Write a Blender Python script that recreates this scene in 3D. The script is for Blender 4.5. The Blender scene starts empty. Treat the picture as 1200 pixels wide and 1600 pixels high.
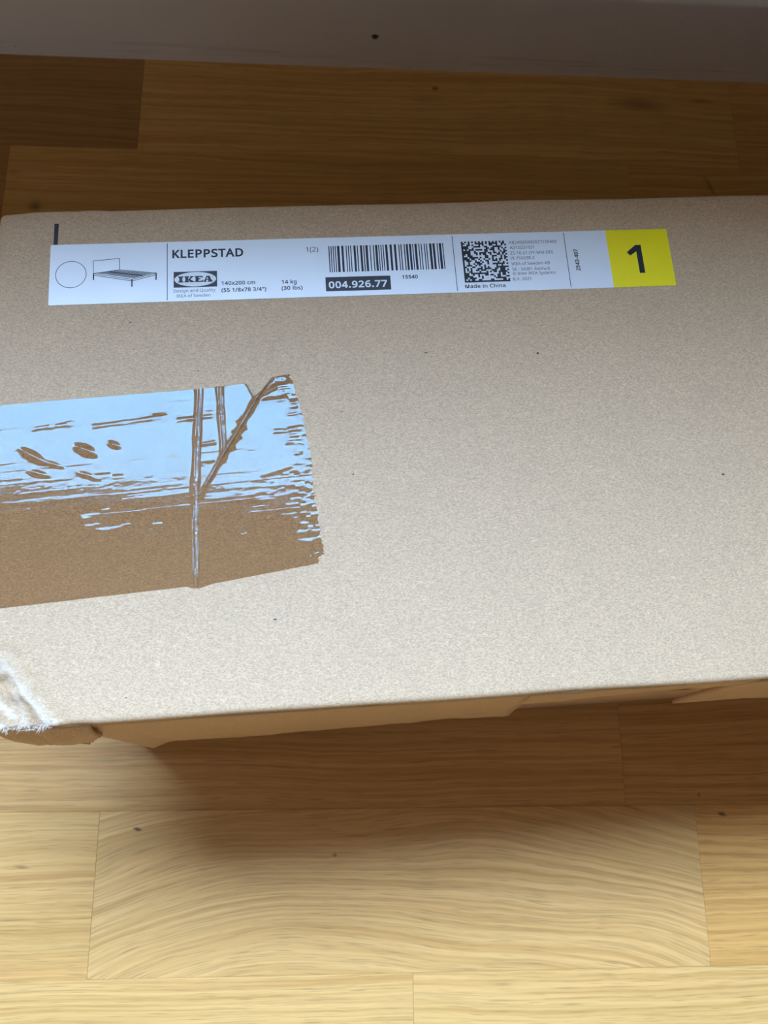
import bpy, math, random
import numpy as np
from mathutils import Matrix, Vector

random.seed(7)
rng = np.random.default_rng(11)
scene = bpy.context.scene
col = scene.collection

# ------------------------------------------------------------------ camera
CAM_H = 0.432
cam_data = bpy.data.cameras.new('camera')
cam = bpy.data.objects.new('camera', cam_data)
col.objects.link(cam)
RIGHT = (0.99833341, -0.00766229, 0.05719876)
DOWN = (0.00849418, -0.96084137, -0.27696878)
FWD = (0.05708115, 0.27699304, -0.95917496)
cam.matrix_world = Matrix((
    (RIGHT[0], -DOWN[0], -FWD[0], 0.0),
    (RIGHT[1], -DOWN[1], -FWD[1], 0.0),
    (RIGHT[2], -DOWN[2], -FWD[2], CAM_H),
    (0, 0, 0, 1)))
cam_data.sensor_fit = 'HORIZONTAL'
cam_data.sensor_width = 36.0
cam_data.lens = 36.0 * 1342.0 / 1200.0
cam_data.clip_start = 0.01
cam_data.dof.use_dof = True
cam_data.dof.focus_distance = 0.312
cam_data.dof.aperture_fstop = 24.0
scene.camera = cam

# ------------------------------------------------------------------ sky, window light, exposure
WIN_X0, WIN_X1, WIN_Z0, WIN_Z1 = -1.22, 0.45, 0.60, 2.72
WALL_Y = 0.421
WALL_T = 0.48                      # unseen wall made this thick to set the pane back and steepen its light
world = bpy.data.worlds.new('sky')
scene.world = world
world.use_nodes = True
bg = world.node_tree.nodes['Background']
bg.inputs['Color'].default_value = (0.455, 0.665, 1.0, 1)
bg.inputs['Strength'].default_value = 53.0
portal_data = bpy.data.lights.new('window_portal', 'AREA')
portal_data.shape = 'RECTANGLE'
portal_data.size = WIN_X1 - WIN_X0
portal_data.size_y = WIN_Z1 - WIN_Z0
portal_data.cycles.is_portal = True
portal = bpy.data.objects.new('window_portal', portal_data)
portal.location = ((WIN_X0 + WIN_X1) / 2, WALL_Y + WALL_T + 0.01, (WIN_Z0 + WIN_Z1) / 2)
portal.rotation_euler = (-math.pi / 2, 0, 0)
col.objects.link(portal)
scene.view_settings.view_transform = 'Standard'
scene.view_settings.look = 'None'
scene.view_settings.exposure = 0.0
scene.view_settings.gamma = 1.0
scene.view_settings.use_curve_mapping = False

# ------------------------------------------------------------------ helpers
def new_mat(name):
    m = bpy.data.materials.new(name)
    m.use_nodes = True
    nt = m.node_tree
    return m, nt, nt.nodes['Principled BSDF']

def N(nt, typ, **kw):
    n = nt.nodes.new(typ)
    for k, v in kw.items():
        if k.startswith('i_'):
            n.inputs[k[2:].replace('_', ' ')].default_value = v
        else:
            setattr(n, k, v)
    return n

def math_n(nt, op, a, b=None, c=None, clamp=False):
    n = nt.nodes.new('ShaderNodeMath')
    n.operation = op
    n.use_clamp = clamp
    for i, x in enumerate((a, b, c)):
        if x is None:
            continue
        if isinstance(x, (int, float)):
            n.inputs[i].default_value = x
        else:
            nt.links.new(x, n.inputs[i])
    return n.outputs[0]

def vmath(nt, op, a, b):
    n = nt.nodes.new('ShaderNodeVectorMath')
    n.operation = op
    for i, x in enumerate((a, b)):
        if isinstance(x, tuple):
            n.inputs[i].default_value = x
        else:
            nt.links.new(x, n.inputs[i])
    return n.outputs['Value'] if op in ('LENGTH', 'DISTANCE') else n.outputs[0]

def mixc(nt, fac, a, b, mode='MIX'):
    n = nt.nodes.new('ShaderNodeMix')
    n.data_type = 'RGBA'
    n.blend_type = mode
    for k, x in ((0, fac), (6, a), (7, b)):
        if isinstance(x, (int, float)):
            n.inputs[k].default_value = x
        elif isinstance(x, tuple):
            n.inputs[k].default_value = x if len(x) == 4 else (*x, 1)
        else:
            nt.links.new(x, n.inputs[k])
    return n.outputs[2]

def ramp(nt, fac, lo, hi, o0=0.0, o1=1.0):
    n = nt.nodes.new('ShaderNodeMapRange')
    n.inputs['From Min'].default_value = lo
    n.inputs['From Max'].default_value = hi
    n.inputs['To Min'].default_value = o0
    n.inputs['To Max'].default_value = o1
    nt.links.new(fac, n.inputs['Value'])
    return n.outputs[0]

def noise(nt, vec, scale=1.0, detail=2.0, rough=0.5):
    n = nt.nodes.new('ShaderNodeTexNoise')
    n.inputs['Scale'].default_value = scale
    n.inputs['Detail'].default_value = detail
    n.inputs['Roughness'].default_value = rough
    nt.links.new(vec, n.inputs['Vector'])
    return n.outputs[0]

def mesh_obj(name, verts, faces, mat, parent=None, smooth=False):
    me = bpy.data.meshes.new(name)
    me.from_pydata([tuple(v) for v in verts], [], [tuple(f) for f in faces])
    me.update()
    if mat:
        me.materials.append(mat)
    if smooth:
        me.polygons.foreach_set('use_smooth', [True] * len(me.polygons))
    o = bpy.data.objects.new(name, me)
    col.objects.link(o)
    if parent:
        o.parent = parent
    return o

class MB:
    def __init__(self):
        self.v, self.f = [], []
    def box(self, x0, x1, y0, y1, z0, z1):
        b = len(self.v)
        self.v += [(x0, y0, z0), (x1, y0, z0), (x1, y1, z0), (x0, y1, z0),
                   (x0, y0, z1), (x1, y0, z1), (x1, y1, z1), (x0, y1, z1)]
        self.f += [tuple(b + i for i in q) for q in
                   ((3, 2, 1, 0), (4, 5, 6, 7), (0, 1, 5, 4), (1, 2, 6, 5), (2, 3, 7, 6), (3, 0, 4, 7))]
        return self
    def bevel_box(self, x0, x1, y0, y1, z0, z1, b):
        """box whose top edges are chamfered by b"""
        k = len(self.v)
        self.v += [(x0, y0, z0), (x1, y0, z0), (x1, y1, z0), (x0, y1, z0),
                   (x0, y0, z1 - b), (x1, y0, z1 - b), (x1, y1, z1 - b), (x0, y1, z1 - b),
                   (x0 + b, y0 + b, z1), (x1 - b, y0 + b, z1), (x1 - b, y1 - b, z1), (x0 + b, y1 - b, z1)]
        self.f += [tuple(k + i for i in q) for q in
                   ((3, 2, 1, 0), (0, 1, 5, 4), (1, 2, 6, 5), (2, 3, 7, 6), (3, 0, 4, 7),
                    (4, 5, 9, 8), (5, 6, 10, 9), (6, 7, 11, 10), (7, 4, 8, 11), (8, 9, 10, 11))]
        return self
    def poly(self, pts, z):
        b = len(self.v)
        self.v += [(p[0], p[1], z) for p in pts]
        self.f.append(tuple(range(b, b + len(pts))))
        return self
    def line(self, p, q, w, z):
        dx, dy = q[0] - p[0], q[1] - p[1]
        l = math.hypot(dx, dy)
        nx, ny = -dy / l * w / 2, dx / l * w / 2
        ex, ey = dx / l * w / 2, dy / l * w / 2
        return self.poly([(p[0] - nx - ex, p[1] - ny - ey), (q[0] - nx + ex, q[1] - ny + ey),
                          (q[0] + nx + ex, q[1] + ny + ey), (p[0] + nx - ex, p[1] + ny - ey)], z)
    def build(self, name, mat, parent=None, smooth=False):
        return mesh_obj(name, self.v, self.f, mat, parent, smooth)

def structure(o):
    o['kind'] = 'structure'
    return o

# ------------------------------------------------------------------ materials
def cardboard(name, base, flecks=True, specks=(), wear=()):
    m, nt, p = new_mat(name)
    tc = N(nt, 'ShaderNodeTexCoord').outputs['Object']
    fib = noise(nt, vmath(nt, 'MULTIPLY', tc, (1.0, 2.1, 2.1)), 1500, 3, 0.65)
    fib2 = noise(nt, vmath(nt, 'MULTIPLY', tc, (1.0, 3.0, 3.0)), 420, 2, 0.6)
    mot = noise(nt, tc, 55, 3, 0.6)
    c = mixc(nt, ramp(nt, fib, 0.30, 0.70), tuple(x * 0.66 for x in base), tuple(min(1, x * 1.28) for x in base))
    c = mixc(nt, ramp(nt, fib2, 0.62, 0.80), c, tuple(min(1, x * 1.35) for x in base))
    c = mixc(nt, ramp(nt, fib2, 0.36, 0.20), c, tuple(x * 0.72 for x in base))
    c = mixc(nt, ramp(nt, mot, 0.3, 0.7, 0.0, 0.16), c, tuple(x * 0.8 for x in base))
    if flecks:
        vo = N(nt, 'ShaderNodeTexVoronoi')
        vo.inputs['Scale'].default_value = 95
        nt.links.new(vmath(nt, 'MULTIPLY', tc, (0.75, 1.3, 1.0)), vo.inputs['Vector'])
        sel = N(nt, 'ShaderNodeSeparateColor')
        nt.links.new(vo.outputs['Color'], sel.inputs[0])
        near = math_n(nt, 'LESS_THAN', vo.outputs['Distance'], 0.030)
        pick = math_n(nt, 'GREATER_THAN', sel.outputs[0], 0.80)
        c = mixc(nt, math_n(nt, 'MULTIPLY', math_n(nt, 'MULTIPLY', near, pick), 0.75), c, (0.10, 0.065, 0.04))
    for (p0, p1, wd_) in wear:
        ax = vmath(nt, 'SUBTRACT', tc, (p0[0], p0[1], 0.0))
        dxy = (p1[0] - p0[0], p1[1] - p0[1])
        l2 = dxy[0] ** 2 + dxy[1] ** 2
        dt = N(nt, 'ShaderNodeVectorMath', operation='DOT_PRODUCT')
        nt.links.new(ax, dt.inputs[0])
        dt.inputs[1].default_value = (dxy[0] / l2, dxy[1] / l2, 0)
        tcl = math_n(nt, 'MINIMUM', math_n(nt, 'MAXIMUM', dt.outputs['Value'], 0.0), 1.0)
        cb = N(nt, 'ShaderNodeCombineXYZ')
        nt.links.new(math_n(nt, 'MULTIPLY', tcl, dxy[0]), cb.inputs[0])
        nt.links.new(math_n(nt, 'MULTIPLY', tcl, dxy[1]), cb.inputs[1])
        dd = vmath(nt, 'SUBTRACT', ax, cb.outputs[0])
        dd = vmath(nt, 'LENGTH', vmath(nt, 'MULTIPLY', dd, (1, 1, 0)), (0, 0, 0))
        dd = math_n(nt, 'ADD', dd, math_n(nt, 'MULTIPLY', math_n(nt, 'SUBTRACT', fib2, 0.5), 0.007))
        c = mixc(nt, ramp(nt, dd, wd_, wd_ * 0.15, 0.0, 0.55), c, (0.70, 0.60, 0.49))
    for (u, v, rx, ry) in specks:
        d = vmath(nt, 'SUBTRACT', tc, (u, v, 0.0))
        d = vmath(nt, 'LENGTH', vmath(nt, 'MULTIPLY', d, (1 / rx, 1 / ry, 0.0)), (0, 0, 0))
        c = mixc(nt, math_n(nt, 'LESS_THAN', d, 1.0), c, (0.03, 0.02, 0.016))
    nt.links.new(c, p.inputs['Base Color'])
    p.inputs['Roughness'].default_value = 0.62
    p.inputs['Specular IOR Level'].default_value = 0.45
    bp = N(nt, 'ShaderNodeBump')
    bp.inputs['Strength'].default_value = 0.25
    bp.inputs['Distance'].default_value = 0.0002
    nt.links.new(fib, bp.inputs['Height'])
    nt.links.new(bp.outputs[0], p.inputs['Normal'])
    return m

CARD = (0.58, 0.388, 0.230)
M_card_top = cardboard('cardboard_liner', CARD, True,
    [(0.1769, 0.1121, .0004, .0004), (0.1390, 0.1138, .0005, .0002), (0.2332, 0.0662, .0005, .0003),
     (0.1123, 0.0722, .0003, .0002), (0.0860, 0.0272, .0005, .0002), (0.0638, 0.1102, .0003, .0002)],
    [((0.003, 0.023), (0.021, 0.0), 0.0019), ((0.0105, 0.010), (0.013, 0.0), 0.0016), ((0.0, 0.012), (0.009, 0.004), 0.0018), ((-0.003, 0.0006), (0.022, 0.0004), 0.0016)])
M_card = cardboard('cardboard_side', (0.56, 0.35, 0.195))
M_card_worn = cardboard('cardboard_worn_edge', (0.62, 0.52, 0.42))
M_card_gap = cardboard('cardboard_gap_shade', (0.30, 0.17, 0.08))  # darkened to carry the shade inside the tear gap

def plain(name, colr, rough=0.5, spec=0.5):
    m, nt, p = new_mat(name)
    tc = N(nt, 'ShaderNodeTexCoord').outputs['Object']
    n = noise(nt, tc, 60, 2)
    c = mixc(nt, n, tuple(x * 0.96 for x in colr), tuple(min(1, x * 1.04) for x in colr))
    nt.links.new(c, p.inputs['Base Color'])
    p.inputs['Roughness'].default_value = rough
    p.inputs['Specular IOR Level'].default_value = spec
    return m

M_label = plain('label_paper', (0.80, 0.82, 0.86), 0.30, 0.65)
for m_ in (M_label,):
    pb = m_.node_tree.nodes['Principled BSDF']
    pb.inputs['Coat Weight'].default_value = 1.0
    pb.inputs['Coat Roughness'].default_value = 0.38
    pb.inputs['Coat IOR'].default_value = 1.8
M_yellow = plain('label_yellow', (1.0, 0.80, 0.005), 0.38, 0.35)
M_ink = plain('ink_black', (0.012, 0.012, 0.02), 0.38, 0.4)
M_inkwhite = plain('ink_white', (0.80, 0.82, 0.86), 0.30, 0.65)
M_mark = plain('marker_black', (0.02, 0.022, 0.024), 0.55, 0.4)
M_wall_low_bounce = plain('wall_low_bounce', (0.115, 0.074, 0.047), 0.7, 0.3)  # unseen walls coloured dark to cut bounce light into the box's shadow
M_wallback = plain('window_wall_low_bounce', (0.22, 0.185, 0.15), 0.7, 0.3)  # kept well below white to limit light off the window reveal
M_ceil = plain('ceiling_low_bounce', (0.20, 0.145, 0.10), 0.8, 0.2)  # unseen ceiling darkened too, to hold down the room's bounce
M_frame = plain('window_paint', (0.78, 0.77, 0.75), 0.4, 0.5)
M_metal = plain('screw_metal', (0.10, 0.09, 0.075), 0.45, 0.5)
M_hole = plain('screw_recess', (0.012, 0.010, 0.008), 0.8, 0.2)

# white gloss paint with scuffs for the baseboard
M_base, nt, p = new_mat('baseboard_paint')
tc = N(nt, 'ShaderNodeTexCoord').outputs['Object']
sp = N(nt, 'ShaderNodeSeparateXYZ')
nt.links.new(tc, sp.inputs[0])
st = noise(nt, vmath(nt, 'MULTIPLY', tc, (14, 30, 420)), 1.0, 3, 0.6)
band = math_n(nt, 'SUBTRACT', 1.0, math_n(nt, 'ABSOLUTE', math_n(nt, 'DIVIDE', math_n(nt, 'SUBTRACT', sp.outputs[2], 0.0085), 0.0065), None), None, True)
scuff = math_n(nt, 'MULTIPLY', ramp(nt, st, 0.50, 0.70), band, None, True)
c = mixc(nt, math_n(nt, 'MULTIPLY', scuff, 0.55), (0.80, 0.76, 0.72), (0.36, 0.30, 0.26))
spot = noise(nt, tc, 220, 1)
c = mixc(nt, ramp(nt, spot, 0.76, 0.80, 0, 0.5), c, (0.3, 0.26, 0.22))
nt.links.new(c, p.inputs['Base Color'])
p.inputs['Roughness'].default_value = 0.42

# oak strips: grain along object X; object colour carries each strip's own tone
M_wood, nt, p = new_mat('oak_strip')
tco = N(nt, 'ShaderNodeTexCoord').outputs['Object']
oi = N(nt, 'ShaderNodeObjectInfo')
off = N(nt, 'ShaderNodeCombineXYZ')
nt.links.new(math_n(nt, 'MULTIPLY', oi.outputs['Random'], 7.3), off.inputs[0])
nt.links.new(math_n(nt, 'MULTIPLY', oi.outputs['Random'], 3.1), off.inputs[1])
co = vmath(nt, 'ADD', tco, off.outputs[0])
sp = N(nt, 'ShaderNodeSeparateXYZ')
nt.links.new(co, sp.inputs[0])
warp = noise(nt, vmath(nt, 'MULTIPLY', co, (6.0, 13.0, 1.0)), 1.0, 1.5, 0.4)
warp2 = noise(nt, vmath(nt, 'MULTIPLY', co, (40.0, 90.0, 1.0)), 1.0, 1.0, 0.4)
yy = math_n(nt, 'ADD', sp.outputs[1], math_n(nt, 'MULTIPLY', math_n(nt, 'MULTIPLY', warp, 0.060), oi.outputs['Alpha']))
yy = math_n(nt, 'ADD', yy, math_n(nt, 'MULTIPLY', warp2, 0.0016))
spo = N(nt, 'ShaderNodeSeparateXYZ')
nt.links.new(tco, spo.inputs[0])
# flat-sawn strips (object alpha above 0.28) show arched cathedral grain
arch = math_n(nt, 'MULTIPLY', math_n(nt, 'POWER', math_n(nt, 'ABSOLUTE', spo.outputs[0]), 2.0), math_n(nt, 'MULTIPLY', math_n(nt, 'SUBTRACT', oi.outputs['Alpha'], 0.28), 3.3))
yy = math_n(nt, 'ADD', yy, arch)
def cxyz(a, b):
    n = N(nt, 'ShaderNodeCombineXYZ')
    nt.links.new(a, n.inputs[0]); nt.links.new(b, n.inputs[1])
    return n.outputs[0]
ring = noise(nt, cxyz(math_n(nt, 'MULTIPLY', sp.outputs[0], 5.0), math_n(nt, 'MULTIPLY', yy, 430.0)), 1.0, 2.0, 0.55)
streak = noise(nt, cxyz(math_n(nt, 'MULTIPLY', sp.outputs[0], 22.0), math_n(nt, 'MULTIPLY', yy, 900.0)), 1.0, 2.0, 0.6)
pores = noise(nt, cxyz(math_n(nt, 'MULTIPLY', sp.outputs[0], 60.0), math_n(nt, 'MULTIPLY', yy, 2100.0)), 1.0, 1.0, 0.5)
broad = noise(nt, cxyz(math_n(nt, 'MULTIPLY', sp.outputs[0], 2.5), math_n(nt, 'MULTIPLY', yy, 45.0)), 1.0, 1.0, 0.5)
c = mixc(nt, ramp(nt, ring, 0.38, 0.70), (0.77, 0.450, 0.165), (0.57, 0.292, 0.085))
c = mixc(nt, ramp(nt, broad, 0.35, 0.65, 0.0, 0.30), c, (0.56, 0.34, 0.105))
c = mixc(nt, ramp(nt, streak, 0.52, 0.72, 0.0, 0.45), c, (0.36, 0.215, 0.075))
c = mixc(nt, ramp(nt, pores, 0.58, 0.70, 0.0, 0.42), c, (0.22, 0.13, 0.05))
geo = N(nt, 'ShaderNodeNewGeometry').outputs['Position']
for (kx, ky, rx, ry, amt, ang) in [
        (-0.0906, -0.0304, .0026, .0011, .92, -12), (0.1892, -0.0267, .0030, .0013, .85, -12),
        (0.0593, 0.3958, .0024, .0020, .75, 0), (0.1868, 0.3894, .0230, .0065, .62, -6),
        (0.2259, 0.3935, .0100, .0022, .60, 0), (0.2248, 0.3309, .0020, .0110, .55, 22),
        (-0.1718, 0.3042, .0050, .0045, .70, 0), (0.0013, -0.0428, .0016, .0014, .65, 20),
        (0.1787, -0.0177, .0010, .0016, .6, 0), (-0.1418, -0.0462, .0045, .0010, .50, -4)]:
    d = vmath(nt, 'SUBTRACT', geo, (kx, ky, 0.0))
    ca, sa = math.cos(math.radians(ang)), math.sin(math.radians(ang))
    n1 = N(nt, 'ShaderNodeVectorMath', operation='DOT_PRODUCT'); nt.links.new(d, n1.inputs[0]); n1.inputs[1].default_value = (ca / rx, sa / rx, 0)
    n2 = N(nt, 'ShaderNodeVectorMath', operation='DOT_PRODUCT'); nt.links.new(d, n2.inputs[0]); n2.inputs[1].default_value = (-sa / ry, ca / ry, 0)
    dd = math_n(nt, 'SQRT', math_n(nt, 'ADD', math_n(nt, 'POWER', math_n(nt, 'ABSOLUTE', n1.outputs['Value']), 2.0), math_n(nt, 'POWER', math_n(nt, 'ABSOLUTE', n2.outputs['Value']), 2.0)))
    dd = math_n(nt, 'ADD', dd, math_n(nt, 'MULTIPLY', math_n(nt, 'SUBTRACT', streak, 0.5), 0.6))
    soft = 0.35 if amt > 0.7 else 0.1
    c = mixc(nt, ramp(nt, dd, 1.0, soft, 0.0, amt), c, (0.085, 0.042, 0.018) if rx < 0.006 else (0.20, 0.10, 0.035))
c = mixc(nt, 1.0, c, oi.outputs['Color'], 'MULTIPLY')
nt.links.new(c, p.inputs['Base Color'])
p.inputs['Roughness'].default_value = 0.42
p.inputs['Specular IOR Level'].default_value = 0.4
bp = N(nt, 'ShaderNodeBump')
bp.inputs['Strength'].default_value = 0.10
bp.inputs['Distance'].default_value = 0.0003
nt.links.new(streak, bp.inputs['Height'])
nt.links.new(bp.outputs[0], p.inputs['Normal'])

M_sub = plain('subfloor', (0.10, 0.06, 0.03), 0.8, 0.2)

# clear film: see-through, slightly amber, with a surface gloss
def film(name, tint, gain, rough, ior=1.5, sheen=(1, 1, 1)):
    m = bpy.data.materials.new(name)
    m.use_nodes = True
    nt = m.node_tree
    nt.nodes.clear()
    out = N(nt, 'ShaderNodeOutputMaterial')
    tr = N(nt, 'ShaderNodeBsdfTransparent')
    tr.inputs[0].default_value = (*tint, 1)
    gl = N(nt, 'ShaderNodeBsdfGlossy')
    gl.inputs['Roughness'].default_value = rough
    gl.inputs['Color'].default_value = (*sheen, 1)
    fr = N(nt, 'ShaderNodeFresnel')
    fr.inputs[0].default_value = ior
    mx = N(nt, 'ShaderNodeMixShader')
    front = math_n(nt, 'SUBTRACT', 1.0, N(nt, 'ShaderNodeNewGeometry').outputs['Backfacing'])
    nt.links.new(math_n(nt, 'MULTIPLY', math_n(nt, 'MULTIPLY', fr.outputs[0], gain, None, True), front), mx.inputs[0])
    nt.links.new(tr.outputs[0], mx.inputs[1])
    nt.links.new(gl.outputs[0], mx.inputs[2])
    nt.links.new(mx.outputs[0], out.inputs[0])
    return m
M_tape = film('clear_tape', (0.70, 0.59, 0.475), 0.52, 0.02, 1.5, (0.42, 0.86, 1.0))  # sky blue put into the gloss colour to deepen the reflection
M_fold = film('tape_fold', (0.96, 0.95, 0.93), 1.2, 0.10)
ntf = M_fold.node_tree
mx0 = next(n_ for n_ in ntf.nodes if n_.type == 'MIX_SHADER')
df = N(ntf, 'ShaderNodeBsdfDiffuse')
df.inputs['Color'].default_value = (0.80, 0.80, 0.80, 1)
mz = N(ntf, 'ShaderNodeMixShader')
mz.inputs[0].default_value = 0.24                       # milky trapped air
ntf.links.new(mx0.outputs[0], mz.inputs[1])
ntf.links.new(df.outputs[0], mz.inputs[2])
ntf.links.new(mz.outputs[0], next(n_ for n_ in ntf.nodes if n_.type == 'OUTPUT_MATERIAL').inputs[0])
M_glass = film('window_glass', (0.97, 0.98, 0.98), 1.0, 0.0)

# ------------------------------------------------------------------ the room
RX0, RX1, RY0, RZ1 = -1.30, 1.75, -1.90, 2.95
floor = structure(MB().box(RX0, RX1, RY0, WALL_Y, -0.03, -0.012).build('floor', M_sub))
rows = [-0.0932, -0.0222, 0.0511, 0.1245, 0.1979, 0.2712, 0.3446, 0.4205]
joints = {-1: [0.0372], 0: [-0.1085, 0.176], 1: [0.142], 5: [-0.190, 0.1755], 6: [-0.1175, 0.245]}
tones = {(6, 0): (0.55, 0.47, 0.40), (5, 0): (0.60, 0.50, 0.42), (0, 2): (0.98, 0.86, 0.70),
         (0, 1): (1.0, 0.97, 0.95), (0, 0): (1.0, 0.95, 0.88), (-1, 0): (1.0, 0.98, 0.93),
         (-1, 1): (1.02, 1.0, 0.95), (1, 0): (0.93, 0.86, 0.80), (1, 1): (0.86, 0.78, 0.70),
         (6, 1): (0.92, 0.86, 0.74), (5, 1): (0.88, 0.80, 0.68), (6, 2): (0.85, 0.74, 0.6), (5, 2): (0.88, 0.78, 0.64)}
y = rows[0]
k = -1
row_list = [(i, rows[i], rows[i + 1]) for i in range(len(rows) - 1)]
while y > RY0 + 0.03:
    y0 = max(RY0, y - 0.0728)
    row_list.append((k, y0, y))
    y, k = y0, k - 1
GAP = 0.00004
for (k, y0, y1) in row_list:
    js = list(joints.get(k, [random.uniform(-0.15, 0.2)]))
    base_index = 0
    x = js[0]
    left = []
    while x > RX0 + 0.12:
        x -= random.uniform(0.36, 0.48)
        left.append(max(x, RX0))
    left = left[::-1]
    if left[0] - RX0 < 0.1:
        left[0] = RX0
    else:
        left = [RX0] + left
    x = js[-1]
    right = []
    while x < RX1 - 0.12:
        x += random.uniform(0.36, 0.48)
        right.append(min(x, RX1))
    if RX1 - right[-1] < 0.1:
        right[-1] = RX1
    else:
        right.append(RX1)
    xs = left + js + right
    n_left = len(left) - 1
    for i in range(len(xs) - 1):
        xa, xb = xs[i], xs[i + 1]
        cx, cy = (xa + xb) / 2, (y0 + y1) / 2
        hx, hy = (xb - xa) / 2 - GAP, (y1 - y0) / 2 - GAP
        dz = random.uniform(-0.00006, 0.00006)
        o = MB().bevel_box(-hx, hx, -hy, hy, -0.012, 0.0, 0.00010).build('plank', M_wood, floor)
        o.location = (cx, cy, dz)
        t = tones.get((k, i - n_left))
        if t is None:
            s = random.uniform(0.80, 1.02)
            t = (s, s * random.uniform(0.93, 0.99), s * random.uniform(0.84, 0.96))
        o.color = (*t, 0.62 if (k, i - n_left) == (0, 1) else 0.28)   # alpha: how far the grain wanders

# back wall with its low window
w = MB()
T = WALL_T
w.box(RX0, RX1, WALL_Y, WALL_Y + T, -0.03, WIN_Z0).box(RX0, RX1, WALL_Y, WALL_Y + T, WIN_Z1, RZ1)
w.box(RX0, WIN_X0, WALL_Y, WALL_Y + T, WIN_Z0, WIN_Z1).box(WIN_X1, RX1, WALL_Y, WALL_Y + T, WIN_Z0, WIN_Z1)
structure(w.build('wall_back', M_wallback))
structure(MB().box(RX0 - 0.1, RX0, RY0 - 0.1, WALL_Y + T, -0.03, RZ1).build('wall_left', M_wall_low_bounce))
structure(MB().box(RX1, RX1 + 0.1, RY0 - 0.1, WALL_Y + T, -0.03, RZ1).build('wall_right', M_wall_low_bounce))
structure(MB().box(RX0, RX1, RY0 - 0.1, RY0, -0.03, RZ1).build('wall_front', M_wall_low_bounce))
structure(MB().box(RX0 - 0.1, RX1 + 0.1, RY0 - 0.1, WALL_Y + T, RZ1, RZ1 + 0.1).build('ceiling', M_ceil))
FW = 0.045
win = bpy.data.objects.new('window_1', None)
col.objects.link(win)
win.location = ((WIN_X0 + WIN_X1) / 2, WALL_Y + 0.43, WIN_Z0)
structure(win)
hw, hh = (WIN_X1 - WIN_X0) / 2, WIN_Z1 - WIN_Z0
f = MB()
f.box(-hw, hw, -0.02, 0.02, 0, FW).box(-hw, hw, -0.02, 0.02, hh - FW, hh)
f.box(-hw, -hw + FW, -0.02, 0.02, FW, hh - FW).box(hw - FW, hw, -0.02, 0.02, FW, hh - FW)
f.build('window_frame', M_frame, win)
MB().box(-hw + FW, hw - FW, -0.002, 0.002, FW, hh - FW).build('pane', M_glass, win)
s = MB().bevel_box(-hw, hw, -0.512, -0.02, -0.001, 0.014, 0.003).build('window_sill', M_frame, win)

# unseen ground outside, added to block sky light from below
M_ground = plain('unseen_ground_block', (0.20, 0.17, 0.14), 0.9, 0.2)
structure(MB().box(-14, 14, WALL_Y + 1.0, 26, -3.2, -3.0).build('added_ground_outside', M_ground))

# baseboard: face at y=0.409, rounded lit top edge
BB_Y, BB_H = 0.4092, 0.0585
prof = [(WALL_Y, 0.0), (BB_Y, 0.0), (BB_Y, BB_H - 0.004)]
for a in range(1, 7):
    th = math.radians(a * 15)
    prof.append((BB_Y + 0.004 * (1 - math.cos(th)), BB_H - 0.004 + 0.004 * math.sin(th)))
prof.append((WALL_Y, BB_H))
v, fc = [], []
n = len(prof)
for xx in (RX0, RX1):
    v += [(xx, a, b) for a, b in prof]
fc = [(i, (i + 1) % n, n + (i + 1) % n, n + i) for i in range(n)] + [tuple(range(n))[::-1], tuple(range(n, 2 * n))]
baseboard = structure(mesh_obj('baseboard_back', v, fc, M_base))
# countersunk screw in the baseboard
sv, sf = [], []
SEG = 20
prof = [(0.0021, 0.0000), (0.0019, -0.00035), (0.0016, -0.00045), (0.0013, -0.0001)]
for r, d in prof:
    for i in range(SEG):
        a = 2 * math.pi * i / SEG
        rr = r * (1 + 0.06 * math.sin(3 * a + 1))
        sv.append((rr * math.cos(a), d, rr * 0.85 * math.sin(a)))
for j in range(len(prof) - 1):
    for i in range(SEG):
        a, b = j * SEG + i, j * SEG + (i + 1) % SEG
        sf.append((a, b, b + SEG, a + SEG))
sf.append(tuple(range((len(prof) - 1) * SEG, len(prof) * SEG)))
screw = mesh_obj('screw', sv, sf, M_metal, baseboard, True)
screw.location = (0.0212, BB_Y - 0.0001, 0.0241)
screw['label'] = 'small dark countersunk screw head'
rv = [(0.0009 * math.cos(2 * math.pi * i / 14), -0.0002, 0.0002 + 0.0007 * math.sin(2 * math.pi * i / 14)) for i in range(14)]
mesh_obj('screw_recess', rv, [tuple(range(14))], M_hole, screw)

# ------------------------------------------------------------------ the cardboard box
YAW = math.radians(3.49822)
BOX_SCALE = 1.084615
BL, BW, BH = 1.33, 0.1725, 0.1382979       # in units of BOX_SCALE
U0, V0 = -0.1012 * BOX_SCALE, 0.0148 * BOX_SCALE
box = bpy.data.objects.new('cardboard_box', None)
col.objects.link(box)
box.location = (U0 * math.cos(YAW) - V0 * math.sin(YAW), U0 * math.sin(YAW) + V0 * math.cos(YAW), 0)
box.rotation_euler = (0, 0, YAW)
box.scale = (BOX_SCALE,) * 3
box['label'] = 'long brown cardboard box lying on the oak floor beside the white baseboard'
box['category'] = 'box'

def sstep(a, b, x):
    t = np.clip((x - a) / (b - a), 0, 1)
    return t * t * (3 - 2 * t)

def seg_dist(u, v, p, q):
    px, py = p; qx, qy = q
    dx, dy = qx - px, qy - py
    t = np.clip(((u - px) * dx + (v - py) * dy) / (dx * dx + dy * dy), 0, 1)
    return np.hypot(u - (px + t * dx), v - (py + t * dy)), t

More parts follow.
